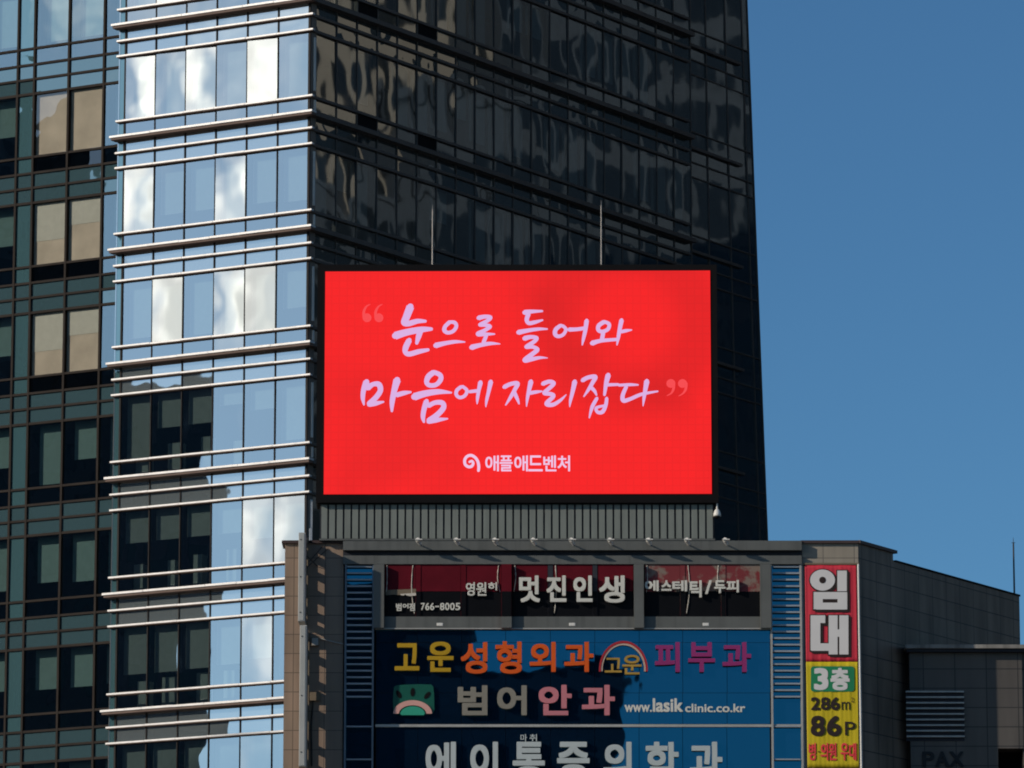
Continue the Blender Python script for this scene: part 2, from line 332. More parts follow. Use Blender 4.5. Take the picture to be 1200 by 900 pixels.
_glyph = {}
def glyph(ch):
    if ch not in _glyph:
        c = bpy.data.curves.new('t', 'FONT'); c.body = ch; c.extrude = .5; c.resolution_u = 5
        o = bpy.data.objects.new('t', c); COL.objects.link(o)
        dg = bpy.context.evaluated_depsgraph_get(); dg.update()
        me = bpy.data.meshes.new_from_object(o.evaluated_get(dg))
        V = [tuple(v.co) for v in me.vertices]; P = [tuple(p.vertices) for p in me.polygons]
        bpy.data.objects.remove(o); bpy.data.curves.remove(c); bpy.data.meshes.remove(me)
        _glyph[ch] = (V, P)
    return _glyph[ch]
def letter(F, ch, box, o0, depth, bold, material, parent, name='letter', shift=(0, 0), grow=0.0, shear=0.0):
    """raised letter fitted to a measured picture box (px), its strokes thickened by `bold` px"""
    V, P = glyph(ch)
    x0, y0, x1, y1 = box
    s0, s1, z0, z1 = F.rect(x0 + shift[0], y0 + shift[1], x1 + shift[0], y1 + shift[1], o0 + depth)
    k = (s1 - s0) / (x1 - x0); r = bold * k; g = grow * k
    xs = [v[0] for v in V]; ys = [v[1] for v in V]
    ax, bx, ay, by = min(xs), max(xs), min(ys), max(ys)
    mb = MB(); R = r + g
    offs = [(0, 0)] if R <= 0 else [(dx * R, dz * R) for dx in (-1, 0, 1) for dz in (-1, 0, 1)]
    w, h = (s1 - s0 - 2 * r), (z1 - z0 - 2 * r)
    for i, (dx, dz) in enumerate(offs):
        if abs(dx) > 0 and abs(dz) > 0: dx, dz = dx * .92, dz * .92
        vv = []
        for x, y, q in V:
            s = s0 + r + (x - ax) / max(bx - ax, 1e-6) * w + dx; z = z0 + r + (y - ay) / max(by - ay, 1e-6) * h + dz
            vv.append(F.pt(s + shear * (z - z0), z, o0 + (depth + i * .0006 if q > 0 else 0)))
        mb.add(vv, P)
    return mb.build(name, material, parent)
def smooth_path(p, n=7):
    out = []
    for i in range(len(p) - 1):
        a, b, c, d = p[max(i - 1, 0)], p[i], p[i + 1], p[min(i + 2, len(p) - 1)]
        for k in range(n):
            t = k / n
            out.append(tuple(.5 * (2 * b[j] + (c[j] - a[j]) * t + (2 * a[j] - 5 * b[j] + 4 * c[j] - d[j]) * t * t + (3 * b[j] - a[j] - 3 * c[j] + d[j]) * t ** 3) for j in range(3)))
    return out + [p[-1]]
def brush(F, strokes, org, k, o, material, parent, name, round_ends=False):
    """brush writing: each stroke a ribbon of changing width, measured at (x, y, width)"""
    mb = MB()
    for i, st in enumerate(strokes):
        q = smooth_path(st); L, R = [], []
        oo = o + i * .0008
        for j, (x, y, w) in enumerate(q):
            x2, y2, _ = q[min(j + 1, len(q) - 1)]; x1, y1, _ = q[max(j - 1, 0)]
            dx, dy = x2 - x1, y2 - y1; l = math.hypot(dx, dy) or 1; nx, ny = -dy / l, dx / l
            w = max(w, 2) / 2
            L.append(F.px(org[0] + (x + nx * w) / k, org[1] + (y + ny * w) / k, o)); R.append(F.px(org[0] + (x - nx * w) / k, org[1] + (y - ny * w) / k, o))
        for j in range(len(q) - 1):
            P = [L[j], L[j + 1], R[j + 1], R[j]]
            mb.add([F.pt(s, z, oo + j * .00002) for s, z in P], [(0, 1, 2, 3)])
        for j in range(0, len(q)):                     # discs fill the joints and round the ends
            x, y, w = q[j]
            if j in (0,) and not round_ends: w *= .8
            c = [F.px(org[0] + (x + math.cos(a) * w / 2) / k, org[1] + (y + math.sin(a) * w / 2) / k, o) for a in [t * PI / 6 for t in range(12)]]
            if j % 2 == 0 or j == len(q) - 1: mb.add([F.pt(s, z, oo + .0003 + j * .00002) for s, z in c], [tuple(range(12))])
    return mb.build(name, material, parent)

# ------------------------------------------------------------------ ground
def structure(o): o['kind'] = 'structure'; return o
FG = Face(0, 165, 0)
structure(MB().add([(-2500, -2500, -.05), (2500, -2500, -.05), (2500, 2500, -.05), (-2500, 2500, -.05)], [(0, 1, 2, 3)]).build('ground', M['pave']))
structure(MB().add([(-900, 128, -.02), (900, 128, -.02), (900, 152, -.02), (-900, 152, -.02)], [(0, 1, 2, 3)]).build('road', M['asphalt']))

# ------------------------------------------------------------------ glass office tower
CX, CY = -7.806, 195.0
FL, FR = Face(CX, CY, AL), Face(CX, CY, AR)
H = 4.556; Z0 = 43.22
def zk(k): return Z0 + H * k
ROWS = dict(thin1=.1356, thin2=.271, win0=.285, win1=.845, thin3=.852)
KT, KB = 8, -9                                   # topmost and lowest ledge
LB = [-8.40 + i * (8.34 / 6) for i in range(7)]; LEND = -8.66
RB = [.36 + 1.313 * i for i in range(21)]
REND = lambda z: 32.85 - (z - 36.0) * .052
tower = empty('glass_office_tower', (CX, CY, 0), 'tall glass office tower with pale horizontal ledges behind the red screen', 'building')

# core: floor slabs, dark inner core, roof
lz = lambda s, o: FL.pt(s, 0, o)[:2]
rz = lambda s, o: FR.pt(s, 0, o)[:2]
back = [rz(30.6, -.6), rz(30.6, -14), (CX - 2.0, CY + 26), lz(LEND + .1, -14)]
def plan(inset):
    c = Vector((CX, CY)) + Vector((FL.n[0] + FR.n[0], FL.n[1] + FR.n[1])) * (-inset * .75)
    return [lz(LEND + .15, -inset), (c.x, c.y), rz(30.6, -inset)] + back[1:]
def prism(mb, P, z0, z1):
    n = len(P); V = [(x, y, z0) for x, y in P] + [(x, y, z1) for x, y in P]
    return mb.add(V, [tuple(range(n))[::-1], tuple(range(n, 2 * n))] + [(i, (i + 1) % n, (i + 1) % n + n, i + n) for i in range(n)])
prism(MB(), plan(5.0), 0, zk(KT)).build('inner_core', M['interior'], tower)
mb = MB()
for k in range(KB, KT + 1): prism(mb, plan(.25), zk(k) - .62, zk(k) - .32)
mb.build('floor_slab', M['slab'], tower)
prism(MB(), plan(-.05), zk(KT) + .02, zk(KT) + .3).build('roof', M['roof'], tower)

def ledge(F, s0, s1, z, hgt, prot, mface, name, parent, medge=None):
    o = MB().box(F, s0, s1, z - hgt, z, -.02, prot).build(name, mface, parent)
    return o
def ledge_run(F, s0, s1, z0, z1, o0, o1):
    """one ledge made of lengths that meet, a little unevenly, at the mullions"""
    cuts = [s0] + LB[1:-1] + [s1]; mb = MB()
    for i in range(len(cuts) - 1):
        j = random.uniform(-.006, .006)
        mb.box(F, cuts[i] + (.007 if i else 0), cuts[i + 1] - (.007 if i < len(cuts) - 2 else 0), z0 + j, z1 + j, o0, o1 + random.uniform(-.008, .008))
    return mb
for k in range(KB, KT + 1):
    z = zk(k)
    # left face: thick ledge in two layers (pale nose above a tray coloured brown for the soffit shade), three thin ledges
    ledge_run(FL, LEND - .20, .30, z - .055, z + .025, -.02, .40).build('thick_ledge', M['trim'], tower)
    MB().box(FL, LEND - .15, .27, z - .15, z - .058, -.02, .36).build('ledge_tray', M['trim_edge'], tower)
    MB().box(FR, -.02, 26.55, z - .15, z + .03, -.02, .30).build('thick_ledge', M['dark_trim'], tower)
    for r in ('thin1', 'thin2', 'thin3'):
        zz = z - ROWS[r] * H
        ledge_run(FL, LEND - .08, .18, zz - .042, zz + .022, -.02, .16).build('thin_ledge', M['trim'], tower)
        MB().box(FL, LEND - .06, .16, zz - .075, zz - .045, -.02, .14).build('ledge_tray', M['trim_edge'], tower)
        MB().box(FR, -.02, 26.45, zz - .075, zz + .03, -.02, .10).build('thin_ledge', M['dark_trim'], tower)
for s in LB[1:-1]: MB().box(FL, s - .02, s + .02, zk(KB), zk(KT), -.16, .025).build('mullion', M['mullion'], tower)
MB().box(FL, LB[0] - .035, LB[0] + .035, zk(KB), zk(KT), -.16, .03).build('mullion', M['mullion'], tower)
for s in RB[1:]: MB().box(FR, s - .026, s + .026, zk(KB), zk(KT), -.16, .02).build('mullion', M['dark_trim'], tower)
MB().box(FL, -.09, .0, zk(KB), zk(KT), -.25, .03).build('corner_post', M['mullion'], tower)
MB().box(FR, .03, RB[0], zk(KB), zk(KT), -.10, .012).build('corner_panel', M['corner'], tower)
for k in range(-5, 5):
    MB().box(FR, .17, .26, zk(k) - .80 * H, zk(k) - .33 * H, .014, .075).build('corner_lit_edge', M['white_plastic'], tower)  # pale bars stand in for the lit edge of a fin
    MB().box(FR, .20, .28, zk(k) - .97 * H, zk(k) - .88 * H, .014, .075).build('corner_lit_edge', M['white_plastic'], tower)
    MB().quad(FL, LEND, LB[0] - .035, zk(k) - H, zk(k), -.01, .01).build('corner_glass', M['teal'], tower)
MB().box(FL, LEND - .05, LEND, zk(KB), zk(KT), -12, .0).build('end_wall', M['spandrel_l'], tower)

VIS = range(-3, 5)
# state of each left-face window from left to right, floor by floor: W bright cloud, V veiled, B blue sky, D looks towards the dark block
STATE = {4: 'WWVBBB', 3: 'WVWVWB', 2: 'WBBVBB', 1: 'BWBWVB', 0: 'BBBQBB', -1: 'BBBQPP', -2: 'BBBQPQ', -3: 'BBBQPQ'}
YAW = {'W': -.055, 'V': -.044, 'B': .0, 'Q': -.011, 'P': -.030}
BLIND = {4: [1, 1, 1, .4, .5, .6], 3: [1, 1, 1, 1, 1, 1], 2: [1, .8, .75, 1, .8, .82], 1: [.9, 1, .9, 1, 1, .7], 0: [1, .52, .5, .3, .4, .95],
         -1: [.5, .5, .45, .5, .6, .8], -2: [.72, .72, .68, .7, .6, .9], -3: [.6, .7, .6, .6, .6, .6]}
for k in VIS:
    zt = zk(k); w0, w1 = zt - ROWS['win1'] * H, zt - ROWS['win0'] * H
    for i in range(6):
        a, b = LB[i], LB[i + 1]
        st = STATE[k][i]
        yaw = YAW[st] + random.uniform(-.005, .005); pit = random.uniform(-.004, .004)
        w = MB().pane(FL, a, b, w0, w1, -.02, yaw, pit, random.choice((-1, 1, 1)) * random.uniform(.001, .0045)).build('window', M['glass_l'], tower, True)
        fr = BLIND[k][i] + random.uniform(-.04, .02)
        sub(MB().box(FL, a + .12, b - .10, w1 - (w1 - w0) * min(fr, 1), w1, -.37, -.355), 'blind', M['blind'], w, tower)
        MB().quad(FL, a, b, zt - H + .02, w0 - .02, -.02, yaw * .3 + random.uniform(-.004, .004), random.uniform(-.004, .004)).build('transom_pane', M['glass_l'], tower)
    for j, (r0, r1) in enumerate(((0, ROWS['thin1']), (ROWS['thin1'], ROWS['thin2']))):
        mb = MB()
        for i in range(6): mb.quad(FL, LB[i], LB[i + 1], zt - r1 * H, zt - r0 * H, -.02, random.uniform(-.004, .004) + (.012 if k > 0 else 0), random.uniform(-.004, .004))
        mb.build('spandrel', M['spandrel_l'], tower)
    # something of the office behind the lower panes
mb = MB()
for k in list(range(KB + 1, -3)) + list(range(5, KT + 1)):
    for i in range(6): mb.quad(FL, LB[i], LB[i + 1], zk(k) - H, zk(k), -.02, 0, 0)
    mb.quad(FL, LEND, LB[0], zk(k) - H, zk(k), -.02, 0, 0)
mb.build('storey_glass', M['spandrel_l'], tower)
# desks and cabinets just inside the lower left-hand storeys
rnd = random.Random(3)
for k in (-1, -2, 0):
    for i in range(4):
        a = LB[i] + rnd.uniform(.2, .6); zb = zk(k) - H + .02
        hh = rnd.uniform(.9, 1.5); MB().box(FL, a, a + rnd.uniform(.3, .6), zb, zb + hh, -1.1, -.7).build('office_cabinet', M['blind'], tower)

# right face, in the shade
def shown(F, s, z):
    p = F.pt(s, z); y, zz = p[1], p[2] - 1.6
    dep = y * math.cos(PITCH) + zz * math.sin(PITCH); up = zz * math.cos(PITCH) - y * math.sin(PITCH)
    X, Y = 600 + FPX * p[0] / dep, 450 - FPX * up / dep
    return X, Y
cand = []
rest = MB()
for k in range(KB + 1, KT + 1):
    zt = zk(k); w0, w1 = zt - ROWS['win1'] * H, zt - ROWS['win0'] * H
    for i in range(20):
        X, Y = shown(FR, (RB[i] + RB[i + 1]) / 2, (w0 + w1) / 2)
        X2, Y2 = shown(FR, (RB[i] + RB[i + 1]) / 2, w1)
        X3, Y3 = shown(FR, (RB[i] + RB[i + 1]) / 2, w0)
        cand.append((max(0, min(308, Y3) - max(0, Y2)) * (24 - i * .2), k, i))
cand.sort(reverse=True)
own = {(k, i) for _, k, i in cand[:52]}
for k in range(KB + 1, KT + 1):
    zt = zk(k); w0, w1 = zt - ROWS['win1'] * H, zt - ROWS['win0'] * H
    for i in range(20):
        a, b = RB[i], RB[i + 1]
        yaw, pit = random.uniform(-.02, .02), random.uniform(-.012, .012)
        if (k, i) in own:
            w = MB().pane(FR, a, b, w0, w1, -.02, yaw, pit, random.choice((-1, 1, 1)) * random.uniform(.004, .013)).build('window', M['glass_r'], tower, True)
            if random.random() < .6:
                fr = random.choice((.5, .8, 1, 1)); sub(MB().box(FR, a + .1, b - .1, w1 - (w1 - w0) * fr, w1, -.40, -.385), 'blind', M['blind'], w, tower)
        else: rest.pane(FR, a, b, w0, w1, -.02, yaw, pit, random.uniform(.004, .015), 4, 4)
    if 1 <= k <= 6:
        mb = MB(); m2 = MB()
        for i in range(20):
            mb.quad(FR, RB[i], RB[i + 1], zt - H + .02, w0 - .02, -.02, random.uniform(-.015, .015), random.uniform(-.01, .01))
            m2.quad(FR, RB[i], RB[i + 1], zt - ROWS['win0'] * H, zt, -.02, random.uniform(-.012, .012), random.uniform(-.01, .01))
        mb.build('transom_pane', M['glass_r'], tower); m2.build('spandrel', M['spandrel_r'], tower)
        for i in (2, 5):                                  # a few open vents
            MB().box(FR, RB[i] + .03, RB[i + 1] - .03, zt - H + .12, w0 - .1, -.015, .01).build('open_vent', M['black'], tower) if k in (3, 4) else None
    else:
        for i in range(20):
            rest.quad(FR, RB[i], RB[i + 1], zt - ROWS['win0'] * H, zt, -.02, 0, 0); rest.quad(FR, RB[i], RB[i + 1], zt - H, w0, -.02, 0, 0)
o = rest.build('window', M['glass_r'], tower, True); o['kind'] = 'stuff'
# plain end section beyond the ledges, its outer edge leaning outwards
mb = MB(); fr = MB(); U = (0, .30, .62, .9, 1.0)
zrows = []
for k in range(KB + 1, KT + 1):
    zt = zk(k) - .35
    zrows += [(zt - H, zt - .845 * H), (zt - .845 * H, zt - .285 * H), (zt - .285 * H, zt - .14 * H), (zt - .14 * H, zt)]
for z0, z1 in zrows:
    for j in range(4):
        f = lambda u, z: RB[-1] + u * (REND(z) - RB[-1])
        sc = f((U[j] + U[j + 1]) / 2, z0); ya, pi_ = random.uniform(-.02, .02), random.uniform(-.01, .01)
        mb.add([FR.pt(f(u, z), z, -.18 + ya * (f(u, z) - sc) + pi_ * (z - z0)) for u, z in ((U[j], z0), (U[j + 1], z0), (U[j + 1], z1), (U[j], z1))], [(0, 1, 2, 3)])
mb.build('end_glazing', M['glass_r'], tower)
for u in U[1:]:
    z0, z1 = zk(KB), zk(KT); fr = MB()
    g = [RB[-1] + u * (REND(z) - RB[-1]) for z in (z0, z1)]
    V = [FR.pt(g[i] + ds, z, o) for i, z in enumerate((z0, z1)) for ds, o in ((-.035, -.3), (.035, -.3), (.035, -.14), (-.035, -.14))]
    fr.add(V, [(0, 1, 5, 4), (1, 2, 6, 5), (2, 3, 7, 6), (3, 0, 4, 7), (4, 5, 6, 7), (3, 2, 1, 0)]).build('mullion', M['dark_trim'], tower)
for k in range(KB + 1, KT + 1):
    for q, hh, pr in ((0, .12, .12), (.14, .05, .02), (.285, .05, .02), (.845, .05, .02)):
        z = zk(k) - .35 - q * H
        MB().box(FR, RB[-1] + .03, (REND(z) - .1) if q else RB[-1] + 4.1, z - hh, z, -.2, -.14 + pr).build('end_transom', M['dark_trim'], tower)
MB().add([FR.pt(REND(z), z, o) for z in (zk(KB), zk(KT)) for o in (-.18, -14)], [(0, 1, 3, 2)]).build('end_wall', M['spandrel_r'], tower)

# ------------------------------------------------------------------ wing behind, left edge of the picture
FW = Face(*FL.pt(0, 0, -3.2)[:2], AL)
wing = empty('glass_tower_wing', (*FW.pt(-14, 0, 0)[:2], 0), 'darker green glass building with thin brown mullions at the left edge', 'building')
sx = lambda px, py: FW.px(px, py)[0]
WB = [sx(-62, 300), sx(-22, 300), sx(17, 300), sx(36.5, 300), sx(77, 300), sx(118.5, 300), sx(160, 300)]
dzw = 0
WK = range(-3, 5)
wz = lambda k: Z0 + H * k + .02
def wplan(i): return [FW.pt(WB[0] - 6, 0, -i)[:2], FW.pt(WB[-1] + 1.2, 0, -i)[:2], FW.pt(WB[-1] + 1.2, 0, -16)[:2], FW.pt(WB[0] - 6, 0, -16)[:2]]
prism(MB(), wplan(4.5), 0, wz(KT)).build('inner_core', M['interior'], wing)
prism(MB(), wplan(-.02), wz(KT) + .02, wz(KT) + .3).build('roof', M['roof'], wing)
mb = MB()
for k in range(KB, KT + 1): prism(mb, wplan(.25), wz(k) - .62, wz(k) - .32)
mb.build('floor_slab', M['slab'], wing)
for s in WB[1:]: MB().box(FW, s - .045, s + .045, wz(KB), wz(KT), -.25, .05).build('mullion', M['mullion_brown'], wing)
for k in range(KB + 1, KT + 1):
    for q, hh in ((0, .09), (.1356, .09), (.271, .10), (.852, .09)):
        MB().box(FW, WB[0], WB[-1], wz(k) - q * H - hh, wz(k) - q * H, -.2, .038).build('transom_bar', M['mullion_brown'], wing)
WST = {3: (1, 1), 2: (1, 1), 1: (1, 1)}
for k in WK:
    zt = wz(k); w0, w1 = zt - .845 * H, zt - .285 * H
    for i in range(6):
        a, b = WB[i], WB[i + 1]
        bright = k in WST and i in (3, 4)
        yaw = (.01 if bright else -.004) + random.uniform(-.004, .004)
        gm = M['teal'] if i in (2,) else M['glass_clear'] if bright else M['glass_w']
        w = MB().pane(FW, a, b, w0, w1, -.03, yaw, random.uniform(-.006, .006), random.uniform(-.004, .008)).build('window', gm, wing, True)
        if gm is not M['teal']:
            f_ = 1 if bright else {0: (.62, .95, .60, .95), -1: (.8, .72, .75, .7), -2: (.6, .62, .62, .6), -3: (.6, .6, .6, .6), 4: (.9, .9, .9, .9)}.get(k, (.6,) * 4)[min(max(i - 2, 0), 3)]
            sub(MB().box(FW, a + (.05 if bright else .28), b - (.05 if bright else .14), w1 - (w1 - w0) * f_, w1, *((-.15, -.14) if bright else (-.50, -.485))), 'blind', M['blind_reflect'] if bright else M['blind'], w, wing)  # bright panes: the beige blind plays the part of a reflection
            if bright and k < 3: sub(MB().box(FW, a + .06, b - .06, w1 - (w1 - w0) * (.42, .62)[i % 2], w1, -.13, -.125), 'blind', M['blind'], w, wing)
        MB().quad(FW, a, b, zt - H, w0, -.03, random.uniform(-.006, .006), random.uniform(-.006, .006)).build('transom_pane', gm, wing)
    for r0, r1 in ((0, .1356), (.1356, .285)):
        mb = MB()
        for i in range(6): mb.quad(FW, WB[i], WB[i + 1], zt - r1 * H, zt - r0 * H, -.03, random.uniform(-.006, .006), random.uniform(-.006, .006))
        mb.build('spandrel', M['spandrel_w'], wing)
mb = MB()
for k in list(range(KB + 1, -3)) + list(range(5, KT + 1)): mb.quad(FW, WB[0], WB[-1], wz(k) - H, wz(k), -.03)
mb.quad(FW, WB[0] - 6, WB[0], 0, wz(KT), -.03); mb.build('storey_glass', M['spandrel_w'], wing)

# ------------------------------------------------------------------ commercial building in front
F = FG
def X(px, py=700, o=0): return F.px(px, py, o)[0]
def Z(py, px=600, o=0): return F.px(px, py, o)[1]
xL, xa, xb, xR = X(333.5), X(402.5), X(940.5), X(1006.5)
zR = Z(637)
FS = Face(xR, 165.0, ASIDE)
sE = FS.px(1194.5, 700)[0]; sM = FS.px(1046.5, 650)[0]
shop = empty('commercial_building', (0, 165, 0), 'beige tiled commercial building covered in signs under the red screen', 'building')
eE = FS.pt(sE, 0)[:2]
foot = [(xL, 165), (xa, 165), (xa, 165.6), (xb, 165.6), (xb, 165), (xR, 165), FS.pt(sM, 0)[:2], (FS.pt(sM, 0)[0] - .001, 190), (xL, 190)]
zS = FS.px(1194.5, 699)[1]
def prism_mats(name, P, z0, z1, material): return prism(MB(), P[::-1] if sum(P[i][0] * P[(i + 1) % len(P)][1] - P[(i + 1) % len(P)][0] * P[i][1] for i in range(len(P))) < 0 else P, z0, z1).build(name, material, shop)
prism_mats('pier_wall', [(xL, 165), (xa, 165), (xa, 165.6), (xa, 189), (xL, 189)], 0, zR, M['tile'])
prism_mats('core_wall', [(xa + .002, 165.6), (xb - .002, 165.6), (xb - .002, 188), (xa + .002, 188)], 0, zR - .05, M['panel_dark'])
MB().box(F, xb, xR - .004, 0, zR, -.5, 0).build('front_wall', M['tile_right'], shop)
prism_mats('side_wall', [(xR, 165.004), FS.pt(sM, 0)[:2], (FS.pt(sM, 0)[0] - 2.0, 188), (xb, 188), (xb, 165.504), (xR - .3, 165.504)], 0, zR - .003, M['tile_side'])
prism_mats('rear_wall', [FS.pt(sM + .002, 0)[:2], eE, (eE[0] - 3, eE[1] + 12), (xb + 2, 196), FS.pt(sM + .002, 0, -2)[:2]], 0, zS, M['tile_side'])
MB().box(FS, -.05, sM + .12, zR, zR + .10, -1.2, .10).build('side_coping', M['coping'], shop)
MB().box(FS, sM + .14, sE + .03, zS, zS + .06, -1.0, .03).build('side_coping', M['black'], shop)
MB().box(F, xb - .05, xR + .02, zR, zR + .09, -1.0, .10).build('front_coping', M['coping'], shop)
MB().box(F, xL - .1, xa, zR, zR + .09, -1.0, .10).build('front_coping', M['coping'], shop)
# fascia of two grey metal bands with a dark slot between
MB().rbox(F, F.rect(402, 633.5, 939.5, 644.6, .24), -.6, .24).build('fascia', M['panel'], shop)
MB().rbox(F, F.rect(402, 643, 939.5, 653, .03), -.6, .03).build('fascia_slot', M['panel_dark'], shop)
MB().rbox(F, F.rect(402, 651, 939.5, 661, .17), -.6, .17).build('fascia', M['panel'], shop)
# window bays
BAYS = [((438, 450), (451, 487, 493, 540, 546, 587.5), (587.5, 599.5)), (None, (600.5, 642, 648, 694.5, 700, 742.5), (743, 754.5)), (None, (755.5, 797, 803, 845, 850.5, 891), (891, 903.5))]
zt_, zm_, zb_, zs_ = 661.2, 693, 722.5, 735.6
for bi, (lp, w, rp) in enumerate(BAYS):
    if lp: MB().rbox(F, F.rect(lp[0], zt_, lp[1], zs_, .33), -.4, .33).build('bay_post', M['panel'], shop)
    MB().rbox(F, F.rect(rp[0], zt_, rp[1], zs_, .33), -.4, .33).build('bay_post', [M['red_film'], M['panel'], M['panel']][bi], shop)
    if bi == 0:
        MB().rbox(F, F.rect(rp[0] + .3, zm_, rp[1] - .3, zb_, .338), .332, .338).build('post_film', M['black_film'], shop)
        MB().rbox(F, F.rect(rp[0], zb_, rp[1], zs_, .338), .332, .338).build('post_base', M['panel'], shop)
    MB().rbox(F, F.rect(w[0] - 1, zb_, w[5] + .4, zs_, .15), -.4, .15).build('sill_panel', M['panel'], shop)
    for i in range(3):
        a, b = w[2 * i], w[2 * i + 1]
        R = F.rect(a, zt_, b, zb_, .10)
        win = MB().rbox(F, R, -.3, .10).build('window', M['black_film'], shop)
        Ru = F.rect(a + .4, zt_ + .3, b - .4, zm_ + random.uniform(-.4, .4), .115)
        sub(MB().rbox(F, Ru, 102e-3, .115), 'red_film', M['peeled'] if bi == 2 else M['red_film'], win, shop)
        # pale curled film edges
        for side in (0, 1):
            if random.random() < .66:
                s_ = (Ru[0] + .05) if side == 0 else (Ru[1] - .05)
                top, bot = R[3] - .03, (Ru[2] - .02 if random.random() < .6 else R[2] + .1)
                ph = random.uniform(.01, .07) * (1 if side == 0 else -1)
                pts = [F.pt(s_ + ph * math.sin(t / 9 * PI) + ph * (.5 - t / 9) * .8, top + (bot - top) * t / 9, .125) for t in range(10)]
                sub(MB().tube(pts, [.006 + .012 * abs(math.sin(t * 1.3 + ph * 20)) for t in range(10)], 5), 'film_edge', M['edge'], win, shop)
        if bi == 0 and i == 0:
            jag = [F.px(*q, .14) for q in ((451.5, 691.5), (462, 691), (474, 690.6), (487.5, 690), (487.5, 697), (482, 698.4), (476.5, 697.6), (475.4, 696), (473.5, 697.4), (468, 697.2), (461, 696.6), (452, 697.5))]
            sub(MB().poly(F, jag, .116, .132), 'loose_film', M['bracket'], win, shop)
            jag = [F.px(*q, .15) for q in ((469, 696), (487.5, 694.8), (487.5, 697.6), (481, 698.6), (476.3, 697.8), (475.2, 696.4), (473, 697.8), (470, 697.4))]
            sub(MB().poly(F, jag, .134, .145), 'loose_film', M['edge'], win, shop)
        if i < 2:
            MB().rbox(F, F.rect(b, zt_, w[2 * i + 2], zb_, .13), -.3, .13).build('window_post', M['red_film'] if bi == 0 else M['panel_dark'] if bi == 1 else M['peeled'], shop)
            MB().rbox(F, F.rect(b + .2, zm_, w[2 * i + 2] - .2, zb_, .138), .132, .138).build('post_film', M['black_film'], shop)
# louvre columns either side of the blue signs
def louvre(x0, x1, nm):
    MB().rbox(F, F.rect(x0, 661, x1, 905, -.06), -.3, -.06).build('louvre_backing', M['blue'], shop)
    for q in ((x0, x0 + 2.2), (x1 - 2.2, x1)):
        MB().rbox(F, F.rect(q[0], 661.5, q[1], 905, .13), -.05, .13).build('louvre_post', M['blue_frame'] if x0 < 600 else M['rail'], shop)
    y = 663.0
    while y < 818:
        R = F.rect(x0 + 2.3, y, x1 - 2.3, y + 1.9, .10)
        MB().rbox(F, R, .0, .10).build('slat', M['slat'], shop); y += 7.62
    for yy in (850.5, 889):
        MB().rbox(F, F.rect(x0 + 2.3, yy, x1 - 2.3, yy + 1.6, .10), .0, .10).build('slat', M['slat'], shop)
louvre(403.5, 438, 'left'); louvre(903.5, 940.5, 'right')
# plain lower front under the picture
MB().box(F, xa + .02, xb - .02, 0, Z(912), -.58, -.02).build('lower_front', M['panel'], shop)
for k in range(5):
    for j in range(8):
        s_ = xa + .6 + j * 1.78; MB().box(F, s_, s_ + 1.4, 1.2 + k * 3.5, 3.6 + k * 3.5, -.05, .0).build('lower_window', M['office_glass'], shop)

